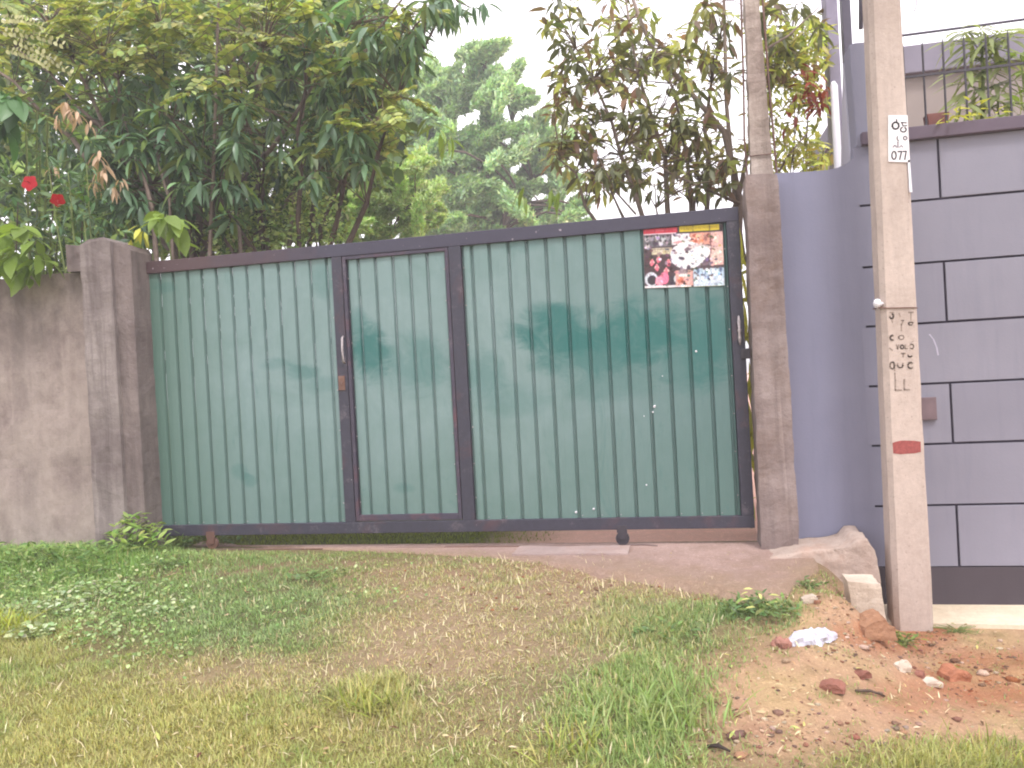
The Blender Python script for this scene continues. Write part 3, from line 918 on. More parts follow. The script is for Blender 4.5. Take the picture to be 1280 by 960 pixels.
prect(258, 0, 275, 60, (60, 54, 60)); prect(275, 0, 575, 48, (210, 188, 40)); prect(375, 0, 380, 48, (110, 96, 30)); prect(500, 0, 504, 48, (110, 96, 30))
for i in range(26):    # illegible small print in the two headings
    a = 12 + i * 9.3; prect(a, 16, a + 4.5, 34, (214, 110, 120)) if a < 245 else None
    b = 286 + i * 11; prect(b, 12, b + 5, 34, (160, 134, 40)) if b < 565 else None
prect(0, 62, 205, 160, (96, 92, 98), .1); 
for cx, cy, cc in ((25, 90, (190, 180, 184)), (60, 84, (150, 140, 150)), (105, 80, (204, 196, 200)), (150, 95, (180, 186, 190)), (185, 88, (140, 130, 140)), (28, 150, (190, 176, 176)), (130, 128, (210, 206, 210)), (165, 130, (120, 112, 122)), (85, 130, (70, 60, 70))):
    pell(cx, cy, 17, 24, cc); pell(cx, cy - 18, 9, 10, (60, 48, 50))
prect(60, 168, 215, 222, (196, 184, 156)); prect(66, 176, 205, 184, (150, 134, 120)); prect(66, 196, 190, 203, (170, 154, 134))
prect(215, 60, 350, 150, (222, 214, 220)); pell(240, 100, 30, 24, (232, 226, 226)); pell(330, 90, 6, 14, (60, 50, 60)); pell(265, 130, 40, 12, (200, 150, 150))
prect(352, 58, 600, 160, (210, 150, 130)); 
for i in range(26):
    pell(rng.uniform(360, 590), rng.uniform(66, 155), rng.uniform(8, 18), rng.uniform(8, 20), [(226, 130, 90), (240, 190, 170), (180, 90, 70), (236, 160, 140), (120, 60, 60), (244, 214, 206)][i % 6])
prect(500, 60, 600, 330, (216, 172, 164)); pell(555, 250, 50, 70, (226, 190, 180)); pell(548, 110, 22, 40, (240, 180, 170)); pell(505, 150, 5, 90, (110, 60, 66))
pell(345, 250, 140, 100, (92, 78, 92)); pell(330, 240, 132, 112, (232, 228, 232)); pell(398, 190, 92, 34, (110, 88, 98), -.1); pell(420, 175, 90, 20, (206, 190, 190), .1)
pell(400, 240, 105, 62, (238, 234, 236), -.35); pell(285, 262, 24, 13, (70, 60, 76), .3); pell(230, 195, 12, 9, (90, 70, 80)); pell(470, 315, 50, 12, (110, 90, 100), -.2); pell(335, 345, 16, 26, (84, 70, 84))
prect(0, 236, 205, 500, (70, 50, 54))
for cx, cy in ((60, 255), (110, 235), (185, 262), (95, 300), (165, 330)):
    person(cx, cy, .8, (236, 190, 184), (238, 110, 130))
pell(50, 425, 50, 60, (206, 210, 220)); pell(55, 432, 34, 40, (52, 44, 50)); pell(150, 420, 34, 50, (236, 120, 150)); pell(110, 450, 30, 50, (240, 150, 170)); pell(215, 440, 22, 40, (60, 50, 60)); pell(235, 430, 14, 30, (200, 200, 206))
prect(0, 478, 350, 500, (232, 222, 226))
prect(235, 360, 365, 485, (214, 160, 150)); pell(295, 372, 34, 26, (150, 130, 134)); pell(300, 402, 40, 14, (240, 220, 214)); pell(270, 440, 24, 26, (196, 110, 90)); pell(320, 450, 24, 30, (230, 180, 170)); pell(300, 465, 12, 18, (60, 44, 44))
prect(368, 352, 600, 500, (176, 196, 214)); 
for i in range(22):
    cx, cy = rng.uniform(375, 590), rng.uniform(365, 440)
    pell(cx, cy, 10, 22, [(226, 232, 240), (90, 110, 140), (200, 214, 226), (236, 236, 240)][i % 4]); pell(cx, cy - 24, 7, 8, (90, 70, 70))
prect(368, 440, 600, 500, (198, 210, 222), .06)
for _k in range(260):
    cx, cy = rng.uniform(5, 590), rng.uniform(62, 490); k_ = img[min(PH - 1, int(cy / 500 * PH)), min(PW - 1, int(cx / 600 * PW))].copy()
    f_ = rng.uniform(.45, 1.35); pell(cx, cy, rng.uniform(3, 13), rng.uniform(3, 16), np.clip(k_ * 255 * f_ + rng.normal(0, 10, 3), 10, 250), rng.uniform(0, 3))
for _k in range(2):
    img = (img + np.roll(img, 1, 0) + np.roll(img, 1, 1) + np.roll(img, -1, 0) + np.roll(img, -1, 1)) / 5
sp_ = np.kron(rng.normal(0, .05, (39, 66, 1)) + rng.normal(0, .015, (39, 66, 3)), np.ones((4, 3, 1))); sp_[:16] *= .3
img = np.clip(img * (1 + sp_), 0, 1)
img = np.clip(img * (1 + rng.normal(0, .04, img.shape[:2] + (1,))), .01, 1) * .94
imgl = np.where(img <= .04045, img / 12.92, ((img + .055) / 1.055) ** 2.4)
pc = [XY(804, 285.5, -.006), XY(903, 279.5, -.006), XY(906, 357, -.006), XY(806, 360.5, -.006)]
s_, t_ = np.meshgrid(np.linspace(0, 1, PW + 1), np.linspace(0, 1, PH + 1))
PX = (1 - t_) * ((1 - s_) * pc[0][0] + s_ * pc[1][0]) + t_ * ((1 - s_) * pc[3][0] + s_ * pc[2][0])
PZ = (1 - t_) * ((1 - s_) * pc[0][1] + s_ * pc[1][1]) + t_ * ((1 - s_) * pc[3][1] + s_ * pc[2][1])
PY = -0.004 - 0.0022 * np.cos((PX - ribR[-1]) / .145 * 2 * math.pi) - 0.002 * t_ * np.sin(s_ * 9)
PX = PX + .0; 
idx = np.arange(PX.size).reshape(PX.shape)
PQ = np.stack([idx[:-1, :-1], idx[1:, :-1], idx[1:, 1:], idx[:-1, 1:]], -1).reshape(-1, 4)
pm = NT('printed_paper', 0.45, 0.4); pm.base(pm.n('ShaderNodeAttribute', attribute_name='Col').outputs['Color'])
o = quad_mesh('poster', np.stack([PX, PY, PZ], -1).reshape(-1, 3), PQ, pm.m, None, imgl.reshape(-1, 3), True)
sf = o.modifiers.new('paper', 'SOLIDIFY'); sf.thickness = .0006; sf.offset = 0
tag(o, 'poster of photographs under red and yellow headings pasted on the green gate', 'poster')

# ================================================================== THE BLUE-GREY WALL
gw = thing('boundary_wall', 'blue-grey rendered boundary wall with dark grooved joints behind the concrete pole', 'wall', (5.6, 0, -0.5))
YG = 0.0
def P_(px, py, y=YG): return XY(px, py, y)
rows_y = [249, 327.5, 403, 479, 554.5, 631, 708]
zs = [P_(1173, y)[1] for y in rows_y]
zcap0, zcap1 = P_(1173, 174)[1], P_(1173, 160)[1]
XJ = P_(1085, 480)[0]                          # where the joints start
xw0 = P_(968, 500)[0]
zb_ = -0.62
# smooth left part with the curved sweep up to the pier
prof = [(xw0, zb_), (XJ, zb_), (XJ, zs[-1])]
sweep = [(1071, 182), (1069.5, 192), (1065, 199), (1058, 205), (1047, 210), (1034, 213), (1015, 214.5), (990, 216), (968, 217)]
prof = [(xw0, zb_), (XJ, zb_), (XJ, P_(1076, 182)[1])] + [P_(a, b) for a, b in sweep]
MB().prism(prof, YG - .012, YG + .16).build('wall_face', M['wall_blue'], gw)
# the pier above it
pp = [P_(1071, 184), P_(1061, 57), P_(1068, 54), P_(1100, 52), P_(1112, 184)]
MB().prism([(pp[0][0], zcap0 - .0), pp[1], pp[2], (pp[4][0], pp[3][1] + .0), (pp[4][0], zcap0)], YG - .010, YG + .18).build('pier', M['wall_blue'], gw, bevel=.006)
# fin of the pier running back, wider at the foot
fx = pp[1][0]; fxb = pp[0][0]
zt_, zf_ = P_(1061, 66)[1], P_(1068, 206)[1]
MB().add([(fx - .004, .18, zt_), (fx + .05, .18, zt_), (fxb - .004, .18, zf_), (fxb + .05, .18, zf_), (fxb - .004, .55, zf_), (fxb + .05, .55, zf_), (fx - .004, .19, zt_), (fx + .05, .19, zt_)],
         [(0, 2, 3, 1), (0, 6, 4, 2), (1, 3, 5, 7), (4, 6, 7, 5), (2, 4, 5, 3), (0, 1, 7, 6)]).build('pier_fin', M['wall_side'], gw)
# core behind the panels
MB().box(XJ + .001, 9.5, YG + .006, YG + .16, zb_, zcap0 - .001).build('wall_core', M['groove'], gw)
# panels
J1 = P_(1181, 367)[0]
PIT2 = 1.12
tops = [zcap0] + zs[:-1]; bots = zs[:]
bots[-1] = zs[-1]
g = .0075
for r, (zt1, zb1) in enumerate(zip(tops, bots)):
    js = [J1 + k * PIT2 for k in range(4)] if r % 2 == 0 else [J1 - PIT2 / 2 + .02 + k * PIT2 for k in range(5) if J1 - PIT2 / 2 + k * PIT2 > XJ + .1]
    if r % 2: js = [J1 + PIT2 * .5 + k * PIT2 for k in range(4)]
    e = [XJ] + [j for j in js if j < 9.4] + [9.5]
    for a, b in zip(e[:-1], e[1:]):
        MB().box(a + (g if a > XJ else -.02), b - g, YG - .0125, YG + .005, zb1 + g * (0.6 if r == 6 else 1), zt1 - (g if r else .0)).build('panel', M['wall_grey'], gw, bevel=.003 if a > XJ else 0)
MB().box(XJ + .0, 9.5, YG - .016, YG + .006, P_(1173, 750)[1] - .1, zs[-1] - .002).build('plinth', M['plinth'], gw)
xc0 = P_(1075, 175)[0]
MB().box(xc0, 9.5, YG - .06, YG + .20, zcap0 + .002, zcap1 + .012).build('coping', M['coping'], gw, bevel=.005)
bx0, bz0 = P_(1150, 525); bx1, bz1 = P_(1168, 496)
MB().box(bx0, bx1, YG - .04, YG - .012, bz0, bz1).build('meter_box', plain('brown_box', C(112, 94, 98), .7), gw, bevel=.004)
ck = MB()
cpts = [P_(a, b) for a, b in ((1160, 418), (1165, 424), (1169, 434), (1171, 444))]
for (xa, za), (xb, zb2) in zip(cpts[:-1], cpts[1:]):
    ck.add([(xa, -.0135, za), (xb, -.0135, zb2), (xb + .009, -.0135, zb2 - .002), (xa + .009, -.0135, za + .002)], [(0, 1, 2, 3)])
ck.build('chalk_mark', M['chalk'], gw)

# rough footing at the end of the threshold, and a loose block
ft = MB()
YF = -0.42
prof = [P_(a, b, YF) for a, b in ((948, 760), (950, 702), (1000, 690), (1040, 686), (1062, 683), (1072, 674), (1084, 673), (1094, 688), (1100, 716), (1103, 760))]
ft.prism(prof[::1], YF, -0.014)
fo = rough(ft, 'concrete_footing', M['footing'], None, 3, 0.016, 6.0, 0.035)
fo.data.polygons.foreach_set('use_smooth', [True] * len(fo.data.polygons))
tag(fo, 'rough lump of old concrete footing at the foot of the blue-grey wall', 'footing')
bk = MB(); YB = -.93
prof = [P_(a, b, YB) for a, b in ((1068, 776), (1061, 728), (1101, 730), (1109, 779))]
bk.prism(prof, YB, YB + .20)
bo = rough(bk, 'concrete_block', M['block'], None, 3, 0.010, 9.0, 0.05)
tag(bo, 'pale broken concrete block leaning beside the foot of the pole', 'block')

# ------------------------------------------------------------------ things behind the wall
hc = MB()
a, b = XY(1038, 120, 1.3)[0], XY(1053, 120, 1.3)[0]
hc.box(a, b, 1.3, 1.5, -.2, 4.4)
o = hc.build('column', M['grey_steel'], bevel=.01); tag(o, 'tall mauve-grey column behind the sweep of the blue-grey wall', 'column')
a, b = XY(1054, 40, 1.6)[0], XY(1065, 40, 1.6)[0]
o = MB().box(a, b, 1.6, 1.7, -.2, 4.6).build('steel_post', M['dark_post'], bevel=.005); tag(o, 'dark steel post standing just behind the grey wall pier', 'post')
a = XY(1041, 102, .7); b = XY(1048, 216, .7)
m = MB(); m.tube([(b[0] + .04, .7, -.1), (b[0], .7, b[1]), (a[0] + .006, .7, a[1] - .03), (a[0] + .002, .7, a[1])], [.030, .030, .027, .012], 14)
o = m.build('white_pipe', M['white_pvc'], None, True); tag(o, 'short white pipe with rounded top behind the curved wall', 'pipe')
# cable dangling beside the pole
a = XY(1076, -30, .9); b = XY(1076, 36, .9)
m = MB(); m.tube([(a[0] - .05, .9, a[1] + .5), (a[0], .9, a[1]), (b[0], .9, b[1])], .017, 8)
o = m.build('hanging_cable', M['dark_post'], None, True); tag(o, 'dark cable end dangling in the sky between pier and pole', 'cable')

# house beyond
hb = thing('house', 'beige and grey house upper storey beyond the railing', 'house', (7.2, 3.0, 0))
YH = 3.0
zt1 = XY(1150, 57, YH)[1]; zt2 = XY(1150, 92, YH)[1]
xh0 = XY(1090, 80, YH)[0]
MB().box(xh0, 13, YH - .05, YH + 4, zt2, zt1).build('fascia', M['house_grey'], hb, bevel=.01)
MB().box(xh0 + .03, 13, YH + .04, YH + 3.9, -.3, zt2 + .002).build('wall', M['house_beige'], hb)

rg = thing('railing', 'thin dark metal railing standing on the charcoal coping', 'railing', (6.0, .12, zcap1))
YRL = 0.10
for px in (1131, 1155.5, 1181, 1207.5, 1235, 1263):
    x = XY(px, 110, YRL)[0]
    zt3 = XY(px, 53 - (px - 1131) * .12, YRL)[1]
    m = MB(); m.tube([(x, YRL, zcap1 + .008), (x, YRL, zt3 - .05), (x, YRL, zt3)], [.0068, .0068, .002], 6); m.build('bar', M['black_metal'], rg)
for k in range(9):
    x = XY(1263, 110, YRL)[0] + .148 * (k + 1)
    m = MB(); m.tube([(x, YRL, zcap1 + .008), (x, YRL, zt3 - .05), (x, YRL, zt3)], [.0068, .0068, .002], 6); m.build('bar', M['black_metal'], rg)
zh = XY(1155, 94, YRL)[1]
MB().box(XY(1112, 94, YRL)[0], 8.7, YRL - .006, YRL + .006, zh - .008, zh + .008).build('rail', M['black_metal'], rg)
m = MB(); p0 = onY(1100, 48, 1.0); p1 = onY(1200, 35, 1.0); p2 = onY(1400, 8, 1.0)
m.tube([p0, p1, p2], .010, 6); o = m.build('overhead_wire', M['dark_post']); tag(o, 'thin dark wire crossing the sky above the railing', 'wire')
x0_, z0_ = XY(1158, 152, .13); x1_, z1_ = XY(1184, 141, .13)
m = MB(); m.prism([(x0_ + .01, zcap1 + .012), (x1_ - .01, zcap1 + .012), (x1_ + .005, z1_), (x0_ - .005, z1_)], .10, .19)
o = m.build('clay_trough', plain('clay', C(112, 72, 66), .85), bevel=.004); tag(o, 'small brown clay trough on the charcoal coping under the railing', 'planter')

# ================================================================== THE CONCRETE POLE
pb = ground(1143, 789)
YPO = pb[1]
pole = thing('utility_pole', 'square pale concrete utility pole with a red band and stencilled marks', 'pole', tuple(pb))
zb0 = pb[2] - .35
def pole_edges(z):
    zt0 = XY(1105, 0, YPO)[1]
    t = (z - pb[2]) / (zt0 - pb[2])
    l0, r0 = XY(1119.5, 788, YPO)[0], XY(1168, 788, YPO)[0]
    l1, r1 = XY(1085.5, 0, YPO)[0], XY(1127, 0, YPO)[0]
    return l0 + (l1 - l0) * t, r0 + (r1 - r0) * t
pv, pf = [], []
zl = np.linspace(zb0, 5.6, 40)
for z in zl:
    l, r = pole_edges(z)
    ch = 0.028; d = (r - l)
    ring = [(l + ch, YPO), (r - ch * .7, YPO), (r, YPO + ch * .7), (r, YPO + d - ch), (r - ch, YPO + d), (l + ch, YPO + d), (l, YPO + d - ch), (l, YPO + ch * 1.2)]
    pv += [(x + random.gauss(0, .0012), y + random.gauss(0, .0012), z) for x, y in ring]
n = 8
for i in range(len(zl) - 1):
    for k in range(n):
        pf.append((i * n + k, i * n + (k + 1) % n, (i + 1) * n + (k + 1) % n, (i + 1) * n + k))
pf.append(tuple(range(7, -1, -1))); pf.append(tuple((len(zl) - 1) * n + k for k in range(n)))
MB().add(pv, pf).build('shaft', M['pole'], pole)
# red painted band, slightly uneven
yf = YPO - .002
l, r = pole_edges(XY(1133, 559, YPO)[1])
za, zb3 = XY(1133, 567, YPO)[1], XY(1133, 551, YPO)[1]
bp = [(l + .030, za + .004), (l + .07, za - .003), (r - .055, za + .001), (r - .024, za + .008), (r - .022, zb3 - .008), (r - .06, zb3 - .001), (l + .08, zb3 + .003), (l + .05, zb3 - .003), (l + .029, zb3 - .010)]
MB().prism(bp, yf, yf + .003).build('paint_band', M['red_paint'], pole)
# paper notice with its lettering
def stroke(m, pts, w, y):
    """flat pen stroke: pts in pixels of the photograph on the plane y"""
    q = [XY(a, b, y) for a, b in pts]
    for (xa, za), (xb, zb) in zip(q[:-1], q[1:]):
        L_ = math.hypot(xb - xa, zb - za) + 1e-9
        nx_, nz_ = -(zb - za) / L_ * w / 2, (xb - xa) / L_ * w / 2
        ex, ez = (xb - xa) / L_ * w * .3, (zb - za) / L_ * w * .3
        m.prism([(xa - nx_ - ex, za - nz_ - ez), (xb - nx_ + ex, zb - nz_ + ez), (xb + nx_ + ex, zb + nz_ + ez), (xa + nx_ - ex, za + nz_ - ez)], y, y + .0008)
def arcp(cx, cy, rx, ry, a0, a1, n=9):
    return [(cx + rx * math.cos(math.radians(a0 + (a1 - a0) * i / n)), cy + ry * math.sin(math.radians(a0 + (a1 - a0) * i / n))) for i in range(n + 1)]
yn = YPO - .006
q = [XY(a, b, yn) for a, b in ((1110.5, 202), (1110.3, 144), (1134.5, 144), (1137.5, 203))]
notice = MB().prism(q, yn, yn + .0016).build('notice', M['paper'], pole)
yl = yn - .0010
m = MB()
stroke(m, arcp(1119.5, 157, 4.2, 4.4, -70, 290), .010, yl); stroke(m, [(1121, 152.6), (1120.6, 149.4)], .007, yl)
stroke(m, arcp(1129.2, 162, 3.6, 3.0, -60, 250), .0075, yl); stroke(m, [(1126.5, 153), (1133, 153.5)], .006, yl); stroke(m, [(1127, 153), (1129, 157.5), (1133.5, 157)], .006, yl)
stroke(m, arcp(1117.5, 194.2, 2.7, 5.0, 0, 360, 12), .0075, yl)
stroke(m, [(1122.6, 189.5), (1127.0, 189.3), (1124.6, 199.4)], .0075, yl)
stroke(m, [(1128.8, 189.3), (1132.8, 189.0), (1131.0, 199.2)], .0075, yl)
m.build('lettering', M['ink_dark'], notice)
m = MB()
stroke(m, arcp(1124, 172.5, 2.6, 3.4, 220, 100), .006, yl); stroke(m, arcp(1131.5, 172.5, 2.2, 2.2, 0, 360), .007, yl)
stroke(m, [(1116, 184), (1118.6, 181.5), (1121, 184)], .007, yl); stroke(m, [(1122.4, 177.5), (1122.4, 184)], .009, yl); stroke(m, [(1124.5, 184), (1126.5, 181.8), (1128.7, 183.8)], .006, yl)
m.build('lettering', M['ink_pale'], notice)
# white conduit strip down the edge below the notice
q = [XY(a, b, yn) for a, b in ((1137.0, 240), (1134.8, 200), (1137.4, 200), (1140.5, 240))]
MB().prism(q, yn, yn + .012).build('cable_clip', M['white_pvc'], pole)
# brush-painted marks, two letters high by the bottom row
m = MB(); ys = YPO - .0018; k7 = 7.385
def S(*pts): return [(1080 + a / k7, 370 + b / k7) for a, b in pts]
def SA(cx, cy, rx, ry, a0, a1): return arcp(1080 + cx / k7, 370 + cy / k7, rx / k7, ry / k7, a0, a1)
w = .0085
for pts in (S((240, 150), (275, 150)), SA(255, 185, 18, 22, -90, 180), S((262, 205), (262, 240)), S((325, 160), (335, 190)),
            S((412, 150), (455, 150)), S((433, 150), (433, 225)),
            S((345, 225), (365, 225), (345, 262), (345, 320)), SA(432, 255, 22, 14, 0, 360),
            SA(262, 385, 20, 22, 60, 300), S((318, 370), (318, 395)), SA(345, 382, 24, 20, 0, 360),
            S((465, 350), (425, 350), (425, 378)), SA(438, 398, 20, 22, -90, 110), S((235, 480), (262, 500)),
            S((300, 450), (310, 488), (322, 450)), SA(352, 470, 16, 18, 0, 360), S((382, 450), (382, 486), (402, 486)), SA(440, 465, 18, 22, -160, 150),
            S((345, 530), (380, 530)), S((362, 530), (362, 560)), SA(425, 545, 18, 16, 180, 20),
            SA(262, 640, 22, 32, 0, 360), S((272, 610), (285, 690)), SA(335, 640, 24, 22, 0, 180), S((311, 620), (311, 645)), S((359, 620), (359, 645)), SA(430, 640, 24, 28, 40, 320),
            S((285, 710), (290, 780), (290, 868), (345, 868)), S((372, 770), (372, 864), (420, 866))):
    stroke(m, pts, w * random.uniform(.75, 1.15), ys)
m.build('painted_marks', M['ink'], pole)
# tie wire and white insulator
zw = XY(1120, 384, YPO)[1]
l, r = pole_edges(zw)
m = MB(); m.tube([(l - .02, YPO - .004, zw + .004), (l + .03, YPO - .006, zw - .002), (r - .02, YPO - .006, zw - .010), (r + .004, YPO + .02, zw - .012), (r + .004, YPO + .19, zw), (l - .005, YPO + .2, zw + .01), (l - .005, YPO + .02, zw + .008), (l + .02, YPO - .005, zw)], .0035, 5)
m.build('tie_wire', M['rust'], pole)
bxp, bzp = XY(1097, 380, YPO + .02)
m = MB(); m.tube([(bxp + .035, YPO + .02, bzp), (bxp + .02, YPO + .02, bzp), (bxp + .012, YPO + .02, bzp + .002), (bxp, YPO + .018, bzp + .002), (bxp - .015, YPO + .016, bzp + .001), (bxp - .024, YPO + .015, bzp)],
                 [.008, .012, .024, .031, .026, .008], 14)
m.build('insulator', M['white_pvc'], pole, True)
a = onY(1133, -30, YPO + .1); b = onY(1143, 14, YPO - .35)
m = MB(); m.tube(curve_pts(a, b, (.03, 0, -.03), 8), .004, 5); m.build('loose_wire', M['ink_pale'], pole, True)

# ------------------------------------------------------------------ the old post behind the right pillar
YO = 0.28
op = thing('concrete_post', 'old lichen-spotted concrete post with rusty rods behind the brown pillar', 'post', (XY(950, 215, YO)[0], YO, -.1))
l0, r0 = XY(939, 205, YO)[0], XY(966, 205, YO)[0]; l1, r1 = XY(931, 0, YO)[0], XY(949, 0, YO)[0]
ztp = XY(940, 0, YO)[1]; zb4 = XY(950, 210, YO)[1]
kz = 5.2
def lerp(a, b, z): return a + (b - a) * (z - zb4) / (ztp - zb4)
m = MB(); zz = np.linspace(-.3, kz, 26)
for i in range(len(zz) - 1):
    a0_, b0_, a1_, b1_ = lerp(l0, l1, zz[i]), lerp(r0, r1, zz[i]), lerp(l0, l1, zz[i + 1]), lerp(r0, r1, zz[i + 1])
    m.add([(a0_, YO, zz[i]), (b0_, YO, zz[i]), (b0_, YO + .16, zz[i]), (a0_, YO + .16, zz[i]), (a1_, YO, zz[i + 1]), (b1_, YO, zz[i + 1]), (b1_, YO + .16, zz[i + 1]), (a1_, YO + .16, zz[i + 1])],
          [(0, 1, 5, 4), (1, 2, 6, 5), (2, 3, 7, 6), (3, 0, 4, 7)])
rough(m, 'shaft', M['old_post'], op, 2, .010, 9.0, .05)
for dx in (-.028, 1):
    pts = []
    for z in np.linspace(-.2, 4.6, 14):
        x = lerp(l0, l1, z) - .03 if dx < 0 else lerp(r0, r1, z) + .024
        pts.append((x + random.gauss(0, .004), YO + .02, z))
    MB().tube(pts, .008, 6).build('reinforcing_rod', M['rust'], op, True)
zt5 = XY(950, 196, YO)[1]
MB().tube([(lerp(l0, l1, zt5) - .04, YO - .006, zt5 + .01), (lerp(r0, r1, zt5) + .04, YO - .006, zt5 + .012), (lerp(r0, r1, zt5) + .035, YO + .18, zt5)], .004, 5).build('tie_wire', M['rust'], op)
a, b = XY(950, 55, YO - .03), XY(1010, 22, YO - .03)

# ================================================================== TREES AND SHRUBS
def vol_pts(regions, n, yr):
    """points inside soft ellipses (px, py, rx, ry, weight) surveyed from the photograph, spread over a real depth range"""
    w = np.array([r[4] for r in regions], float); w /= w.sum()
    out = []
    for i in range(n):
        r = regions[rng.choice(len(regions), p=w)]
        a = rng.uniform(0, 2 * math.pi); q = math.sqrt(rng.uniform(0, 1))
        px, py = r[0] + math.cos(a) * q * r[2], r[1] + math.sin(a) * q * r[3]
        out.append(onY(px, py, rng.uniform(*yr)))
    return np.array(out)

def limbs(parent, base, tips, r0, mat, name='branch', trunk_name='trunk', fork=0.45, bow=.25, sides=7):
    """a trunk to a fork and limbs from it to the tips; returns the points along them"""
    nodes = []
    base = np.asarray(base, float)
    tips = [np.asarray(t, float) for t in tips]
    cen = np.mean(tips, axis=0)
    fk = base + (cen - base) * fork; 
    tp = curve_pts(base, fk, rng.normal(0, .08, 3) * (1, 1, 0), 7, .015)
    m = MB(); m.tube(tp, list(np.linspace(r0, r0 * .7, 7)), 9); m.build(trunk_name, mat, parent, True)
    nodes += list(tp[3:])
    m = MB()
    for t in tips:
        s = fk + (fk - base) * rng.uniform(-.25, 0) * .6
        pts = curve_pts(s, t, (rng.normal(0, bow * .4), rng.normal(0, bow * .4), bow * .5), 9, .03)
        m.tube(pts, list(np.linspace(r0 * .55, r0 * .12, 9)), sides, False)
        nodes += pts
    m.build(name, mat, parent, True)
    return np.array(nodes)

def mango_tree(name, label, cat, base, tips, regions, nw, yr, L, pal, r0, mat, nleaf, leafmat, near, elev, group=None, leaves=(8, 13), extra_nodes=None, tpl=LT_LONG, fork=.45, young=None):
    t = thing(name, label, cat, tuple(base), group)
    nodes = limbs(t, base, tips, r0, mat, fork=fork)
    cs = vol_pts(regions, nw, yr)
    order = np.argsort(cs[:, 1])
    cs = cs[order]
    tw = MB(); twigs(tw, nodes, cs, .0045); tw.build('twigs', M['twig'], t, True)['kind'] = 'stuff'
    parts_ = []; single = 0
    me = leaf_mesh(leafmat + '_shape', tpl, M[leafmat])
    for i, c in enumerate(cs):
        k = int(rng.integers(*leaves))
        O, D, N, LL = whorl(c, k, L, elev)
        if single + k <= nleaf:
            leaf_objects(me, O, D, N, LL, t); single += k
        else:
            parts_.append(batch(tpl if near else LT_S, O, D, N, LL, vary(pal, k)))
    v, q, c = merge(parts_)
    quad_mesh('crown', v, q, M['leafcol'], t, c, True)['kind'] = 'stuff'
    if young:
        me2 = leaf_mesh(young[0] + '_young', LT_LONG, M[young[0]])
        for px, py, y, k, l in young[1]:
            O, D, N, LL = whorl(onY(px, py, y), k, l, (-1.3, -.2))
            leaf_objects(me2, O, D, N, LL, t, 'leaf', young[2])
    return t

# far trees first -------------------------------------------------
def feathery_tree(name, label, base, tips, clumps, yc, n_per, size, pal, r0, stretch=(1.0, 1.0, .45), cat='tree', tpl=LT_S, spread=.5):
    t = thing(name, label, cat, tuple(base))
    nodes = limbs(t, base, tips, r0, M['bark'], sides=6, bow=.8)
    P = [onY(px, py, yc + rng.normal(0, 1) * spread * 2) for px, py, r in clumps]
    tw = MB(); twigs(tw, nodes, P, r0 * .12); tw.build('twigs', M['bark'], t, True)['kind'] = 'stuff'
    parts_ = []
    for (px, py, r), c in zip(clumps, P):
        rr = r / 1000. * (yc + 5.7)
        ax = unit(np.array([rng.normal(.5, .5), rng.normal(0, .4), rng.normal(.35, .25)]))
        g = rng.normal(0, 1, (n_per, 3)); g = g / np.linalg.norm(g, axis=1, keepdims=True) * (rng.uniform(0, 1, (n_per, 1)) ** .45)
        al = g @ ax
        g = (g - al[:, None] * ax) * .40 + al[:, None] * ax * 1.45
        O = c + g * rr
        D = unit(ax * .8 + rng.normal(0, .55, (n_per, 3)) + (0, 0, .1))
        N = np.tile((0, 0, 1.), (n_per, 1)) + rng.normal(0, .5, (n_per, 3))
        parts_.append(batch(tpl, O, D, N, size * rng.uniform(.6, 1.2, n_per), vary(pal, n_per, .2) * rng.uniform(.8, 1.2)))
    v, q, c = merge(parts_)
    quad_mesh('crown', v, q, M['leafcol'], t, c)['kind'] = 'stuff'
    return t

K = 1.32
cl = []
def blobs(cx, cy, rx, ry, n, r):
    for _ in range(n):
        a = rng.uniform(0, 6.28); q = math.sqrt(rng.uniform(0, 1))
        cl.append((cx + math.cos(a) * q * rx, cy + math.sin(a) * q * ry, r * rng.uniform(.7, 1.3)))
blobs(600, 85, 32, 26, 10, 20); blobs(560, 115, 40, 38, 14, 22); blobs(622, 120, 28, 30, 9, 19); blobs(548, 175, 50, 50, 20, 26); blobs(590, 215, 55, 50, 24, 26); blobs(650, 185, 45, 28, 14, 20)
blobs(655, 120, 12, 16, 4, 12); blobs(680, 185, 34, 24, 10, 18); blobs(610, 255, 70, 30, 24, 24); blobs(690, 225, 26, 16, 6, 15); blobs(540, 250, 30, 50, 14, 26); blobs(505, 130, 34, 70, 16, 24); blobs(480, 220, 40, 60, 14, 26); blobs(700, 265, 34, 12, 7, 14); blobs(600, 285, 120, 14, 18, 20)
tb = onY(590, 480, 20); tb[2] = 0
feathery_tree('rain_tree', 'large soft grey-green tree far beyond the gate against the white sky', tb,
              [onY(a, b, 20) for a, b in ((605, 85), (550, 130), (640, 150), (690, 195), (520, 200), (600, 210), (660, 240), (570, 90))], cl, 20, 1250, .15,
              [C3(148, 176, 132, K), C3(164, 188, 142, K), C3(130, 156, 120, K), C3(176, 198, 150, K)], .32, spread=.6, tpl=LT_BIT)  # leaf colours paled, painting some distance haze into them
cl = []
blobs(445, 245, 60, 34, 26, 20); blobs(520, 250, 34, 30, 14, 18); blobs(470, 285, 70, 20, 20, 18); blobs(500, 215, 30, 20, 8, 16); blobs(385, 265, 50, 36, 14, 18); blobs(545, 272, 14, 16, 5, 12)
tb = onY(470, 480, 9); tb[2] = 0
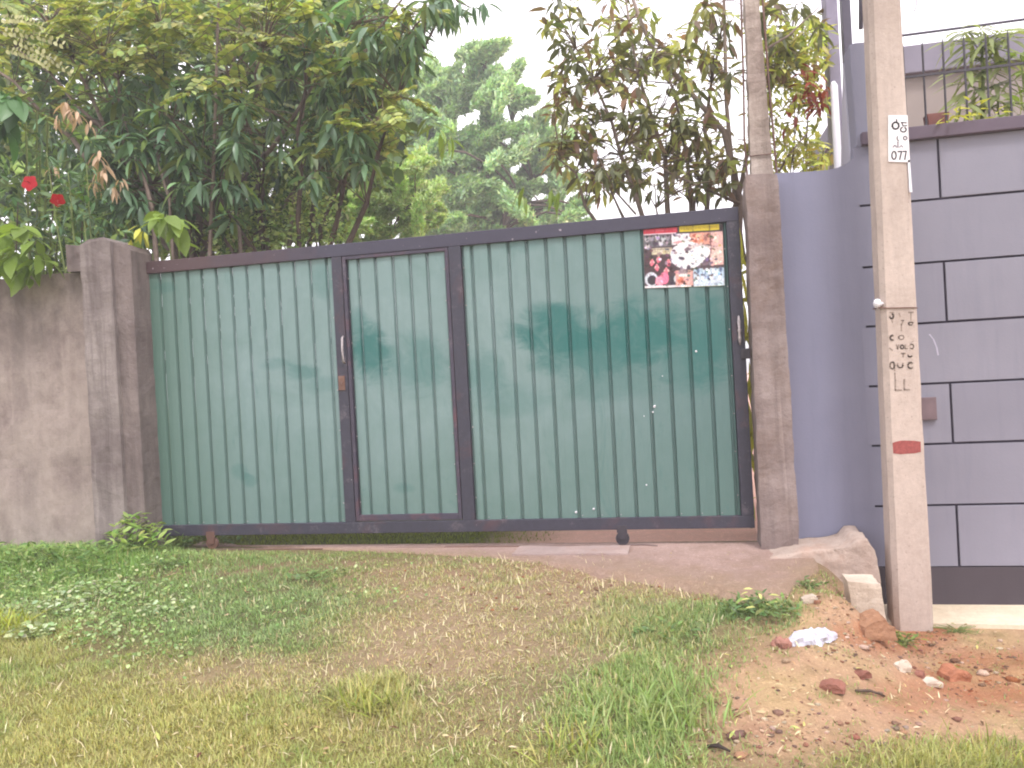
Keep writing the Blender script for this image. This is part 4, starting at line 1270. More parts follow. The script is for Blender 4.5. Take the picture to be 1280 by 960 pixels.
feathery_tree('acacia', 'pale feathery light-green tree just beyond the wicket door', tb,
              [onY(a, b, 9) for a, b in ((440, 240), (520, 250), (480, 270), (400, 260), (500, 220))], cl, 9, 900, .08,
              [C3(172, 192, 128, K), C3(150, 176, 110, K), C3(188, 206, 150, K)], .08, tpl=LT_BIT, spread=.3)

# dense thicket filling the back of the left garden
def thicket(name, label, regions, n, yr, size, pal, tpl, kk=1.0):
    P = vol_pts(regions, n, yr)
    D = unit(rng.normal(0, 1, (n, 3)) + (0, 0, -.5)); N = rng.normal(0, .5, (n, 3)) + (0, -.4, 1)
    v, q, c = batch(tpl, P, D, N, size * rng.uniform(.6, 1.3, n), vary(pal, n, .25))
    t = thing(name, label, 'tree', (P[:, 0].mean(), P[:, 1].mean(), -.05))
    quad_mesh('crown', v, q, M['leafcol'], t, c)['kind'] = 'stuff'
    b = np.array([P[:, 0].mean(), P[:, 1].mean(), -.05])
    tips = [P[i] for i in rng.integers(0, n, 9)]
    limbs(t, b, tips, .09, M['bark'], fork=.3)
    return t
thicket('shade_tree', 'dark dense tree filling the back of the left garden', [(180, 110, 230, 110, 3), (60, 250, 130, 110, 2), (250, 250, 180, 70, 2), (410, 90, 100, 90, 1.6), (-60, 150, 120, 200, 1), (100, 20, 220, 60, 1.5), (440, 170, 70, 70, 1), (380, 20, 110, 50, 1)],
        20000, (3.4, 6.0), .17, [C3(92, 114, 66, K), C3(116, 138, 76, K), C3(74, 94, 58, K), C3(140, 156, 86, K)], LT_ROUND)

# small-leaved shrub behind the left of the gate
def bush(name, label, base, regions, n, yr, size, pal, tpl=LT_ROUND, stems=5, stemmat='twig', cat='shrub', r0=.012):
    P = vol_pts(regions, n, yr)
    t = thing(name, label, cat, tuple(base))
    m = MB(); nodes = []
    for i in rng.integers(0, n, stems):
        pts = curve_pts(np.asarray(base) + (rng.normal(0, .05), rng.normal(0, .05), 0), P[i], (0, 0, .08), 6, .015)
        m.tube(pts, list(np.linspace(r0, r0 * .3, 6)), 5, False); nodes += pts
    m.build('stem', M[stemmat], t, True)
    D = unit(rng.normal(0, 1, (n, 3)) * (1, 1, .7) + (0, 0, -.15)); N = rng.normal(0, .35, (n, 3)) + (0, -.25, 1)
    v, q, c = batch(tpl, P, D, N, size * rng.uniform(.6, 1.25, n), vary(pal, n, .2))
    quad_mesh('foliage', v, q, M['leafcol'], t, c)['kind'] = 'stuff'
    return t
bush('privet_shrub', 'small-leaved grey-green shrub behind the left end of the gate', (1.25, 1.6, -.08), [(340, 255, 55, 55, 2), (390, 275, 50, 40, 1), (300, 290, 60, 30, 1), (250, 300, 60, 30, .5)], 2600, (1.2, 2.2), .06,
     [C3(120, 140, 84, K), C3(150, 166, 104, K), C3(84, 104, 60, K), C3(176, 188, 130, K)], LT_ROUND, 12)

# the dark long-leaved tree over the left half
bt = np.array([0.55, 1.6, -.08])
dark_pal = [C3(80, 106, 78, K), C3(100, 128, 98, K), C3(68, 90, 64, K), C3(118, 142, 108, K), C3(112, 128, 70, K)]
mango_tree('mango_tree', 'many-stemmed tree with long drooping dark green leaves left of the distant tree', 'tree', bt,
           [onY(a, b, y) for a, b, y in ((150, 200, 1.0), (215, 150, 1.0), (270, 40, 1.4), (330, 170, 1.3), (420, 90, 1.8), (380, 60, 1.2), (470, 60, 1.4), (560, 0, 1.3), (120, 80, 1.5), (300, 100, 2.2), (440, 180, 2.0), (230, 220, 1.2))],
           [(230, 150, 100, 70, 3.2), (330, 190, 110, 70, 2.4), (170, 230, 90, 50, 1.8), (440, 60, 60, 60, 1.5), (430, 150, 50, 60, 1.1), (250, 240, 120, 40, 1.2), (130, 150, 80, 60, .9), (380, 60, 80, 60, .8), (560, 6, 34, 16, .45), (500, 60, 28, 40, .5)],
           430, (.55, 2.6), .235, dark_pal, .075, M['bark'], 180, 'leaf_dark', True, (-1.25, .1), fork=.25,
           young=('leaf_lime', ((548, 160, 1.0, 5, .22), (535, 150, 1.1, 4, .2), (562, 168, 1.0, 4, .2)), 'young yellow-green leaf'))
# stems that show in front of the darkness
tt = [o for o in bpy.data.objects if o.name == 'mango_tree'][0]
for a, b, c, y, r in (((196, 330), (190, 260), (176, 205), .7, .02), ((212, 250), (204, 225), (196, 200), .8, .012), ((262, 320), (268, 180), (274, -30), 1.0, .016), ((300, 300), (292, 240), (330, 190), 1.2, .016),
                      ((240, 330), (236, 250), (232, 170), 1.4, .018), ((360, 320), (372, 200), (388, 60), 1.6, .018), ((160, 330), (150, 250), (120, 160), 1.5, .016)):
    p = [onY(*a, y), onY(*b, y), onY(*c, y)]; p.insert(0, np.array([p[0][0], y, -.1]))
    m = MB(); m.tube(p, [r * 1.3, r * 1.2, r, r * .6], 7); m.build('stem', M['bark_pale'], tt, True)
# sprigs reaching into the sky over the gate
me = LEAF_MESH['leaf_dark_shape']
m = MB()
for path in (((470, 40), (510, -10), (560, -14), (604, -2)), ((500, 60), (520, 30), (548, 12)), ((440, 30), (490, 20), (520, 44)), ((560, -14), (572, 2), (590, 10))):
    m.tube([onY(a, b, 1.2) for a, b in path], list(np.linspace(.012, .004, len(path))), 6, False)
m.build('branch', M['bark'], tt, True)
for px, py, k in ((604, 0, 7), (590, 8, 7), (572, 4, 7), (548, 14, 8), (536, 6, 7), (520, 46, 8), (506, 22, 7), (556, -4, 7), (528, 24, 6), (496, 44, 7)):
    O, D, N, LL = whorl(onY(px, py, 1.2), k, .19, (-1.35, -.1)); leaf_objects(me, O, D, N, LL, tt)
# dead leaf clusters hanging in it
me = leaf_mesh('dry_leaf_shape', LT_LONG, M['leaf_dry'])
for px, py, k, l in ((82, 128, 13, .15), (95, 140, 9, .15), (72, 146, 6, .13), (112, 150, 5, .12), (122, 190, 10, .15), (128, 208, 9, .15), (120, 225, 6, .13), (140, 228, 7, .13), (150, 222, 4, .12), (68, 205, 3, .12)):
    O, D, N, LL = whorl(onY(px, py, .45), k, l, (-1.45, -.5)); leaf_objects(me, O, D, N, LL, tt, 'dry_leaf')

# yellow-green pinnate foliage along the top left
def fronds(parent, cs, L, pal, droop=-.15, nl=9, leafl=.06, toward=None, width=LT_ROUND):
    parts_ = []; m = MB()
    for c in cs:
        az = rng.uniform(0, 6.28); d = np.array([math.cos(az), math.sin(az) * .7, rng.uniform(-.5, .2)])
        if toward is not None: d = d + toward
        d = unit(d); up = np.array([rng.normal(0, .25), rng.normal(-.3, .25), 1.]); s = unit(np.cross(up, d)); u = np.cross(d, s)
        l = L * rng.uniform(.7, 1.2)
        tt_ = np.linspace(.12, 1, nl)
        R = c + d * (tt_[:, None] * l) + np.array([0, 0, droop]) * (tt_[:, None] ** 2) * l
        m.tube([c, R[nl // 2], R[-1]], [.004, .003, .0015], 3, False)
        for sg in (-1, 1):
            D = unit(s * sg + d * .45 + rng.normal(0, .12, (nl, 3)) + (0, 0, -.12)); N = np.tile(u, (nl, 1)) + rng.normal(0, .2, (nl, 3))
            lv = leafl * (0.75 + .5 * np.sin(tt_ * math.pi)) * rng.uniform(.85, 1.15, nl)
            parts_.append(batch(width, R, D, N, lv, vary(pal, nl, .12) * rng.uniform(.85, 1.15)))
    return parts_, m
yg = thing('cassia_tree', 'yellow-green tree with small rounded leaflets spreading across the top left', 'tree', (-.6, 1.9, -.08))
ygn = limbs(yg, (-.6, 1.9, -.08), [onY(a, b, y) for a, b, y in ((60, 30, 1.2), (130, 70, .9), (20, 60, 1.0), (200, 40, 1.2), (300, 20, 1.5), (420, 60, 1.4), (470, 150, 1.6), (-60, 40, 1.2), (330, 60, 1.0))], .07, M['bark_pale'], fork=.55)
cs = vol_pts([(60, 25, 75, 34, 2.4), (140, 66, 70, 26, 1.8), (250, 25, 90, 45, 2.2), (180, 20, 60, 35, 1), (350, 30, 70, 50, 1.2), (400, 70, 60, 50, .9), (470, 140, 55, 45, 1.1), (440, 175, 50, 30, .7), (20, 50, 50, 30, 1), (300, 90, 80, 40, .6), (500, 20, 40, 20, .4), (40, 120, 60, 30, .35), (290, 130, 40, 50, .5)], 330, (.5, 1.7))
fp, fm = fronds(yg, cs, .27, [C3(172, 176, 98, 1), C3(158, 168, 92, 1), C3(192, 196, 124, 1), C3(140, 154, 86, 1), C3(126, 142, 84, 1)], nl=8, leafl=.075)
v, q, c = merge(fp); quad_mesh('crown', v, q, M['leafcol'], yg, c)['kind'] = 'stuff'
twigs(fm, ygn, cs, .004); fm.build('twigs', M['twig'], yg, True)['kind'] = 'stuff'
# two pale flower spikes / dense sprays at the far left
me = leaf_mesh('pale_leaflet', LT_ROUND, leaf_mat('pale_spray_leaf', C(196, 192, 150), .3, .5, .3))
for (a, b) in (((4, 40), (78, 56)), ((18, 50), (88, 92)), ((8, 62), (60, 84)), ((2, 24), (52, 34))):
    A, B = onY(*a, .42), onY(*b, .42); n = 22; tt_ = np.linspace(0, 1, n)[:, None]
    O = A * (1 - tt_) + B * tt_ + np.array([0, 0, .03]) * np.sin(tt_ * 3.14)
    ax = unit(B - A); 
    D = unit(np.where(np.arange(n)[:, None] % 2, 1, -1) * np.array([0, -.35, 1.]) * .8 + ax * .6 + rng.normal(0, .15, (n, 3))); N = rng.normal(0, .3, (n, 3)) + (0, -1, .3)
    leaf_objects(me, O, D, N, np.full(n, .05), yg)

# hibiscus with two red flowers over the garden wall
hb_ = thing('hibiscus', 'hibiscus bush with two red flowers above the garden wall', 'shrub', (-1.15, .35, -.08))
regs = [(40, 250, 70, 60, 2), (90, 270, 60, 50, 1.5), (20, 180, 60, 50, 1), (120, 290, 50, 30, 1), (60, 320, 60, 30, 1)]
P = vol_pts(regs, 620, (.12, .8)); n = len(P)
D = unit(rng.normal(0, 1, (n, 3)) * (1, 1, .7) + (0, -.2, -.4)); N = rng.normal(0, .35, (n, 3)) + (0, -.4, 1)
v, q, c = batch(LT_MID, P, D, N, .12 * rng.uniform(.6, 1.25, n), vary([C3(70, 98, 58, K), C3(96, 122, 84, K), C3(52, 76, 46, K), C3(110, 132, 64, K)], n, .22))
quad_mesh('foliage', v, q, M['leafcol'], hb_, c, True)['kind'] = 'stuff'
for i in rng.integers(0, n, 9):
    m = MB(); m.tube(curve_pts((-1.15 + rng.normal(0, .1), .35, -.08), P[i], (0, 0, .1), 7, .02), list(np.linspace(.014, .004, 7)), 6); m.build('stem', M['bark'], hb_, True)
def flower(px, py, y, r, tilt):
    c0 = onY(px, py, y)
    f = thing('flower', None, None, (0, 0, 0)); f.parent = hb_; f.location = Vector(c0) - hb_.location
    nrm = unit(np.array(tilt, float)); a = unit(np.cross(nrm, (0, 0, 1.))); b = np.cross(nrm, a)
    me = leaf_mesh('petal_shape', leaf_template(.95, 4, .25, -.1, .62), M['petal'])
    ang = np.arange(5) * 2 * math.pi / 5 + .3
    Dp = np.cos(ang)[:, None] * a + np.sin(ang)[:, None] * b + nrm * .28
    leaf_objects(me, np.tile(c0, (5, 1)), Dp, np.tile(nrm, (5, 1)), np.full(5, r), f, 'petal')
    m = MB(); m.tube([c0, c0 + nrm * r * .6, c0 + nrm * r * .95 + np.array([0, 0, -.006])], [.004, .003, .005], 6); m.build('stamen', M['stamen'], f, True)
flower(37, 229, -.12, .068, (.2, -1, .15)); flower(72, 250, -.02, .058, (.5, -.6, -.5))

def leaf_plant(name, label, base, sprays, tpl, mat, shape, leafname='leaf', stemmat='green_stem', cat='plant', group=None, arch=0.0, ls=1.0):
    """stems with large leaves one by one; sprays: (px, py, y, number, length, elev range)"""
    t = thing(name, label, cat, tuple(base), group)
    me = leaf_mesh(shape, tpl, M[mat])
    for px, py, y, k, l, el in sprays:
        c = onY(px, py, y)
        b0 = np.asarray(base, float); zt_top = max(c[2] + .03, arch)
        q0 = b0 * .4 + c * .6; q0 = np.array([q0[0], max(b0[1], c[1] + .05) if arch else q0[1], zt_top if arch else q0[2]])
        m = MB(); m.tube([b0, (b0 + q0) / 2 + (.02, 0, 0), q0, (q0 + c) / 2 + (0, 0, .03), c] if arch else curve_pts(base, c, (0, 0, .06), 6, .01), list(np.linspace(.012, .004, 5 if arch else 6)), 6); m.build('stem', M[stemmat], t, True)
        O, D, N, LL = whorl(c, k, l * ls, el); D = D + np.array([0, -.25, 0])
        leaf_objects(me, O, D, N, LL, t, leafname)
    return t
zw_ = zt
leaf_plant('mango_sapling', 'light green broad-leaved shoots hanging over the garden wall at far left', (-1.35, .25, -.08),
           [(4, 288, -.25, 9, .17, (-1.1, .1)), (28, 282, -.3, 8, .18, (-1.0, .2)), (18, 312, -.3, 9, .17, (-1.2, -.1)), (48, 318, -.28, 8, .16, (-1.1, 0)), (0, 325, -.26, 8, .18, (-1.2, -.2)), (44, 296, -.28, 6, .15, (-.9, .1)), (-20, 300, -.3, 8, .17, (-1.1, 0)), (30, 335, -.25, 7, .14, (-1.3, -.4))], LT_BROAD, 'leaf_lime', 'lime_leaf_shape', arch=zt + .08, ls=1.35)
leaf_plant('papaya_sapling', 'large smooth green leaves drooping at the left edge above the red flowers', (-1.6, .5, -.08),
           [(0, 110, -.1, 8, .24, (-1.3, -.1)), (18, 120, -.15, 7, .24, (-1.3, -.2)), (-25, 120, -.1, 8, .24, (-1.2, 0)), (6, 150, -.1, 6, .2, (-1.4, -.5))], LT_BROAD, 'leaf_mid', 'mid_leaf_shape', arch=zt + .08, ls=1.4)
leaf_plant('cinnamon_sapling', 'young shoot with bright green and yellowing leaves beside the top of the gate pillar', (.12, .45, -.08),
           [(208, 268, .0, 7, .18, (-1.2, .2)), (222, 275, .05, 5, .19, (-1.3, -.4)), (196, 275, .05, 5, .16, (-1.1, .1)), (232, 300, .25, 5, .12, (-.6, .3))], LT_BROAD, 'leaf_lime', 'lime_leaf_shape', ls=1.25)
sap = [o for o in bpy.data.objects if o.name == 'cinnamon_sapling'][0]
me = leaf_mesh('yellow_leaf_shape', LT_MID, M['leaf_yellow'])
O, D, N, LL = whorl(onY(178, 286, -.02), 8, .13, (-1.3, .1)); leaf_objects(me, O, D, N, LL, sap, 'leaf', 'yellowing leaf')
O, D, N, LL = whorl(onY(165, 300, -.04), 4, .11, (-1.3, -.3)); leaf_objects(me, O, D, N, LL, sap, 'leaf', 'yellowing leaf')
leaf_plant('silver_leaved_shrub', 'grey-green shoots with narrow shiny leaves below the red flowers', (-.75, .4, -.08),
           [(88, 262, .1, 11, .14, (-1.1, .2)), (70, 275, .1, 9, .13, (-1.1, .2)), (105, 270, .12, 9, .13, (-1.2, .1)), (85, 215, .1, 8, .13, (-.6, .5)), (58, 190, .1, 8, .14, (-.8, .4)), (108, 205, .15, 7, .14, (-1, .2))], LT_LONG, 'leaf_dark', 'leaf_dark_shape')

# right-hand tree -------------------------------------------------
br = np.array([4.45, 1.25, -.08])
bronze = [C3(128, 132, 88, K), C3(150, 152, 100, K), C3(98, 94, 74, K), C3(126, 102, 88, K), C3(166, 172, 108, K)]
rt = mango_tree('mango_tree', 'open tree with dull bronze-green leaves leaning over the right end of the gate', 'tree', br,
           [onY(a, b, y) for a, b, y in ((780, -20, 1.2), (720, 60, 1.0), (700, 200, .9), (760, 230, .9), (830, 60, 1.6), (870, 200, 1.3), (990, 40, 1.4), (905, 0, 1.5), (820, 260, .8))],
           [(770, 40, 80, 50, 1.8), (720, 150, 34, 70, .8), (760, 190, 50, 50, 1.0), (830, 120, 60, 70, 1.7), (880, 60, 50, 60, 1.3), (880, 190, 45, 50, 1.4), (990, 30, 50, 36, 1.4), (840, 230, 70, 26, .6), (740, 105, 50, 50, .9), (985, 90, 30, 40, .4), (700, 20, 30, 30, .4), (755, 222, 30, 16, .5)],
           300, (.55, 2.1), .165, bronze, .06, M['bark_pale'], 290, 'leaf_bronze', True, (-1.25, .35), fork=.35, leaves=(6, 11), tpl=LT_MID,
           young=('leaf_lime', ((655, 236, .8, 4, .18), (690, 232, .8, 4, .2), (700, 240, .8, 3, .16)), 'young yellow-green leaf'))
for pts, y, r in ((((922, 330), (925, 250), (905, 165), (850, 100), (812, 55), (780, -30)), 1.0, .026), (((930, 330), (918, 240), (908, 130), (905, 0), (903, -60)), 1.3, .020),
                  (((925, 255), (880, 235), (840, 218), (790, 180)), .9, .012), (((960, 60), (985, 45), (1025, 8)), .2, .008), (((965, 230), (985, 195), (1010, 165)), .8, .010), (((795, 268), (770, 240), (745, 190), (700, 140)), .8, .008)):
    p = [onY(a, b, y) for a, b in pts]
    m = MB(); m.tube(p, list(np.linspace(r * 1.2, r * .5, len(p))), 8); m.build('branch', M['bark_pale'], rt, True)

cr = bush('croton', 'bright yellow-green bush with red young leaves beside the tall grey column', (5.05, 1.3, -.08),
          [(985, 70, 48, 45, 1.6), (1015, 60, 26, 36, .9), (985, 150, 42, 60, 1.6), (965, 190, 30, 30, .8), (1015, 195, 25, 22, .9), (950, 110, 20, 60, .5), (1010, 120, 26, 24, .6)], 1500, (.7, 1.7), .10,
          [C3(170, 176, 84, K), C3(196, 202, 104, K), C3(132, 142, 70, K), C3(150, 140, 80, K)], LT_MID, 10)
P = vol_pts([(1012, 105, 20, 24, 1), (1022, 120, 13, 18, 1), (985, 150, 12, 16, .25)], 70, (.65, 1.0)); n = len(P)
D = unit(rng.normal(0, 1, (n, 3)) + (0, 0, -.6)); N = rng.normal(0, .4, (n, 3)) + (0, -.4, 1)
leaf_objects(leaf_mesh('red_leaf_shape', LT_MID, leaf_mat('red_flush_leaf', C(150, 70, 56), .35, .5, .3)), P, D, N, np.full(n, .10), cr, 'leaf', 'red young leaf')

# strappy yellow-green plant seen through the slit by the pillar
XSP = XY(928.5, 450, .5)[0]
t = thing('spider_plant', 'strappy yellow-green plant seen through the slit between gate and brown pillar', 'plant', (XSP, .5, -.08))
me = leaf_mesh('strap_leaf_shape', leaf_template(.10, 4, .3, .2, .4), M['leaf_yellow'])
n = 120; z = rng.uniform(.1, 1.9, n)
O = np.stack([XSP + rng.normal(0, .06, n), .5 + rng.normal(0, .06, n), z], 1)
D = rng.normal(0, 1, (n, 3)) * (.6, .3, 1) + (0, 0, .8); leaf_objects(me, O, D, rng.normal(0, 1, (n, 3)), rng.uniform(.25, .4, n), t)
MB().tube([(XSP, .5, -.1), (XSP, .5, 1), (XSP, .5, 1.9)], [.012, .01, .004], 6).build('stem', M['green_stem'], t, True)

# plants behind the railing
pt = thing('potted_tree', 'small palmate-leaved tree growing behind the railing of the grey wall', 'tree', (6.25, .55, 1.9))
ct = onY(1228, 150, .5); top = onY(1226, 40, .5)
MB().tube([(ct[0], .5, 1.6), ct, (ct + top) / 2 + (.01, 0, 0), top], [.016, .014, .012, .006], 8).build('trunk', M['green_stem'], pt, True)
mef = leaf_mesh('leaflet_shape', leaf_template(.17, 4, .35, .3), leaf_mat('palmate_leaf', C(146, 156, 104), .4, .5, .4))
for px, py, k in ((1226, 36, 9), (1205, 40, 7), (1245, 42, 7), (1232, 60, 8), (1210, 70, 6), (1250, 72, 7), (1225, 90, 8), (1205, 105, 6), (1245, 105, 7), (1262, 50, 6), (1225, 122, 7), (1200, 128, 5), (1255, 128, 6), (1238, 48, 8), (1215, 52, 8), (1270, 40, 7), (1192, 52, 5), (1240, 85, 8), (1218, 112, 8), (1250, 118, 8), (1268, 100, 7), (1208, 88, 7), (1235, 132, 8), (1262, 75, 7)):
    c = onY(px, py, .5 + rng.uniform(-.1, .12))
    m = MB(); m.tube([np.array([ct[0], .5, c[2] - .06]), c], [.004, .003], 5); m.build('leaf_stalk', M['green_stem'], pt, True)
    az = np.linspace(0, 2 * math.pi, k, endpoint=False) + rng.uniform(0, 1)
    D = np.stack([np.cos(az), np.sin(az) * .5 - .25, rng.uniform(-.5, .15, k)], 1)
    leaf_objects(mef, np.tile(c, (k, 1)), D, np.tile((0, -.4, 1.), (k, 1)) + rng.normal(0, .15, (k, 3)), rng.uniform(.17, .28, k), pt, 'leaflet')
leaf_plant('lime_shrub', 'lime green leaves at the right edge beside the small tree', (6.75, .5, 1.85),
           [(1276, 66, .35, 6, .14, (-.6, .4)), (1284, 88, .35, 6, .14, (-.6, .4)), (1278, 130, .3, 7, .14, (-.3, .6)), (1262, 138, .3, 5, .12, (-.2, .6)), (1300, 110, .4, 7, .15, (-.4, .5))], LT_MID, 'leaf_lime', 'lime_mid_leaf_shape')
leaf_plant('creeper', 'low pale-leaved creeper spilling over the charcoal coping under the small tree', (6.05, .4, 1.9),
           [(1196, 140, .0, 7, .10, (-.3, .5)), (1210, 134, .1, 6, .10, (-.2, .7)), (1186, 150, -.04, 5, .09, (-.5, .3)), (1222, 140, .05, 6, .09, (-.2, .6)), (1248, 146, .05, 5, .09, (-.3, .5))], LT_MID, 'leaf_yellow', 'yellow_leaf_shape')

# ================================================================== GRASS, WEEDS AND LITTER
def blades(n, xr, yr, dens, lenf, colf, width=.0036, lean=.8, name='grass', mat='grassmat', flat=False, lift=0.0):
    X = rng.uniform(*xr, n); Y = rng.uniform(*yr, n); Z = height(X, Y)
    pt_ = patches(X, Y, Z)
    keep = rng.uniform(0, 1, n) < dens(X, Y, pt_)
    X, Y, Z = X[keep], Y[keep], Z[keep]; pt_ = [a[keep] for a in pt_]
    n = len(X)
    L = lenf(X, Y, pt_) * rng.uniform(.5, 1.3, n)
    az = rng.uniform(0, 2 * math.pi, n); tilt = np.abs(rng.normal(0, lean, n)) if not flat else rng.uniform(1.25, 1.55, n)
    tilt = np.minimum(tilt, 1.5)
    d = np.stack([np.cos(az) * np.sin(tilt), np.sin(az) * np.sin(tilt), np.cos(tilt)], 1)
    s = np.stack([-np.sin(az), np.cos(az), np.zeros(n)], 1)
    w = (width * rng.uniform(.7, 1.4, n))[:, None]
    B = np.stack([X, Y, Z - .003 + lift], 1)
    bend = np.stack([np.cos(az), np.sin(az), -np.ones(n) * .5], 1) * (L * rng.uniform(.1, .35, n))[:, None]
    mid = B + d * L[:, None] * .55 + bend * .2; tip = B + d * L[:, None] + bend
    if flat: mid[:, 2] = np.maximum(mid[:, 2], B[:, 2] + .004); tip[:, 2] = np.maximum(tip[:, 2], B[:, 2] + .003)
    V = np.stack([B - s * w * .5, B + s * w * .5, mid + s * w * .45, mid - s * w * .45, tip + s * w * .08, tip - s * w * .08], 1)
    b = (np.arange(n) * 6)[:, None]
    Q = np.stack([b + [0, 1, 2, 3], b + [3, 2, 4, 5]], 1).reshape(-1, 4)
    c = np.repeat(colf(X, Y, pt_, n), 2, axis=0)
    o = quad_mesh(name, V.reshape(-1, 3), Q, M[mat], None, c)
    return tag(o, kind='stuff')

def inslab(X, Y):
    return (X > .25) & (X < 4.98) & (Y > slab_front(X) + .08 + .16 * wob(X, Y * .3, 13, 3))
def g_dens(X, Y, p):
    soil, og, st, gr, ye, u, v = p
    d = .6 + .4 * np.maximum(gr, ye) - .22 * st
    d = d * (1 - (.965 + .02 * (u < 0)) * soil * (1 - .25 * np.clip(wob(X, Y, 13, 7) * 1.8 - .2, 0, 1))) * (Y < -.10)
    d = np.where(inslab(X, Y), .0, d)
    d = np.where((X > 4.9) & (Y > -.55), 0, d)
    patchy = np.clip(.60 + .9 * wob(X, Y, 12, 6) + .6 * wob(X, Y, 33, 1), .08, 1)
    inview = (u > -120) & (u < 1400) & (v < 1060)
    return np.clip(d * patchy * (inview + .25 * (~inview)), 0, 1)
def g_len(X, Y, p):
    soil, og, st, gr, ye, u, v = p
    L = .022 + .013 * np.maximum(gr, ye)
    L = L + .035 * ell(u, v, 805, 890, 110, 60, .5) + .05 * ell(u, v, 470, 880, 55, 30, .5) + .06 * ell(u, v, 60, 690, 170, 26, .6) + .03 * ell(u, v, 20, 800, 70, 60, .6) + .04 * ell(u, v, 1190, 950, 110, 26, .5) + .025 * ell(u, v, 810, 780, 90, 30, .6)
    return L
def g_col(X, Y, p, n):
    soil, og, st, gr, ye, u, v = p
    c = np.tile(C3(146, 158, 100, .95), (n, 1))
    mot = np.clip(wob(X, Y, 5, 3) * 2.2 + wob(X, Y, 15, 11), 0, 1)
    c = lay(c, ye, C3(176, 172, 112, .92)); c = lay(c, gr, C3(142, 162, 112, .98)); c = lay(c, mot * .5, C3(124, 154, 84, .95)); c = lay(c, np.clip(st, 0, 1) * .55, C3(186, 172, 132, .9))
    c = lay(c, ell(u, v, 805, 890, 130, 80, .5), C3(148, 168, 106, .9)); c = lay(c, ell(u, v, 60, 700, 170, 50, .5), C3(142, 172, 100, 1.0))
    dry = (rng.uniform(0, 1, n) < .06 + .22 * st)
    c = np.where(dry[:, None], C3(214, 196, 150, .85), c)
    return np.clip(c * 1.22 * (1 + rng.normal(0, .2, (n, 1))) * (1 + rng.normal(0, .05, (n, 3))), .01, .9)
blades(760000, (-2.2, 7.6), (-3.5, -.05), g_dens, g_len, g_col)
# moss and short grass behind the gate
blades(26000, (-.2, 3.4), (.14, 2.6), lambda X, Y, p: np.clip(1 - (X - 2.3) / 1.0, 0, 1), lambda X, Y, p: .035 + 0 * X, lambda X, Y, p, n: np.clip(C3(132, 142, 56, .85) * (1 + rng.normal(0, .2, (n, 1))), .01, .9), width=.006, name='moss')
# dead blades and straw lying about
blades(15000, (-1.6, 6.2), (-3.3, -.35), lambda X, Y, p: np.clip(.18 + .8 * p[2] + .12 * p[4], 0, 1) * (1 - .6 * p[0]) * (~inslab(X, Y - .25)) * ((X < 4.9) | (Y < -1)), lambda X, Y, p: .02 + .05 * rng.uniform(0, 1, len(X)) ** 2,
       lambda X, Y, p, n: np.clip(C3(236, 220, 190, .95) * (1 + rng.normal(0, .16, (n, 1))), .02, .95), width=.0044, name="straw", flat=False, lean=1.3, lift=.010)
# fallen leaf bits
n = 650
px_, py_ = rng.uniform(150, 1240, n), rng.uniform(690, 955, n)
Pg = groundv(px_, py_)
Pg = np.array([p for p in Pg if p[1] < -.2 and not (p[0] > 4.9 and p[1] > -.6)]); n = len(Pg)
Dl = rng.normal(0, 1, (n, 3)) * (1, 1, .25); Nl = rng.normal(0, .3, (n, 3)) + (0, 0, 1)
v, q, c = batch(LT_MID, Pg + (0, 0, .016), Dl, Nl, rng.uniform(.015, .042, n), vary([C3(224, 206, 172, .9), C3(204, 176, 136, .9), C3(120, 84, 66, .8), C3(206, 206, 130, .9)], n, .15))
tag(quad_mesh('leaf_litter', v, q, M['grassmat'], None, c), kind='stuff')
# pebbles, lumps of earth
def stones(n, area, size, pal, name):
    parts_ = []
    V0 = np.array([(math.cos(a) * r, math.sin(a) * r, z) for z, r in ((-.3, .8), (.25, 1.0), (.62, .55)) for a in np.arange(6) * math.pi / 3] )
    Q0 = [(i + 6 * k, (i + 1) % 6 + 6 * k, (i + 1) % 6 + 6 * (k + 1), i + 6 * (k + 1)) for k in range(2) for i in range(6)] + [(12, 13, 14, 15), (12, 15, 16, 17)]
    Q0 = np.array(Q0)
    O = []
    ar = np.array(area, float)[rng.integers(0, len(area), n)]; an = rng.uniform(0, 6.28, n); qq = np.sqrt(rng.uniform(0, 1, n)) * rng.uniform(.8, 1.25, n)
    O = [p for p in groundv(ar[:, 0] + np.cos(an) * qq * ar[:, 2], ar[:, 1] + np.sin(an) * qq * ar[:, 3]) if p[1] < -.1 and not (p[0] > 4.95 and p[1] > -.45)]
    while False:
        a, b = area[rng.integers(0, len(area))][:2], None
        r_ = area[rng.integers(0, len(area))]
        an = rng.uniform(0, 6.28); qq = math.sqrt(rng.uniform(0, 1))
        p = ground(r_[0] + math.cos(an) * qq * r_[2], r_[1] + math.sin(an) * qq * r_[3])
        if p[1] < -.1 and not (p[0] > 4.95 and p[1] > -.45): O.append(p)
    for p in O:
        s = size * math.exp(rng.normal(0, .55)); a = rng.uniform(0, 6.28)
        v = V0 * (1 + rng.normal(0, .16, V0.shape)) * (s, s * rng.uniform(.6, 1), s * rng.uniform(.4, .8))
        R2 = np.array([[math.cos(a), -math.sin(a), 0], [math.sin(a), math.cos(a), 0], [0, 0, 1]])
        parts_.append((v @ R2.T + p + (0, 0, s * .12), Q0, np.repeat(vary(pal, 1, .15), len(Q0), 0)))
    v, q, c = merge(parts_)
    return tag(quad_mesh(name, v, q, M['ground'], None, c), kind='stuff')
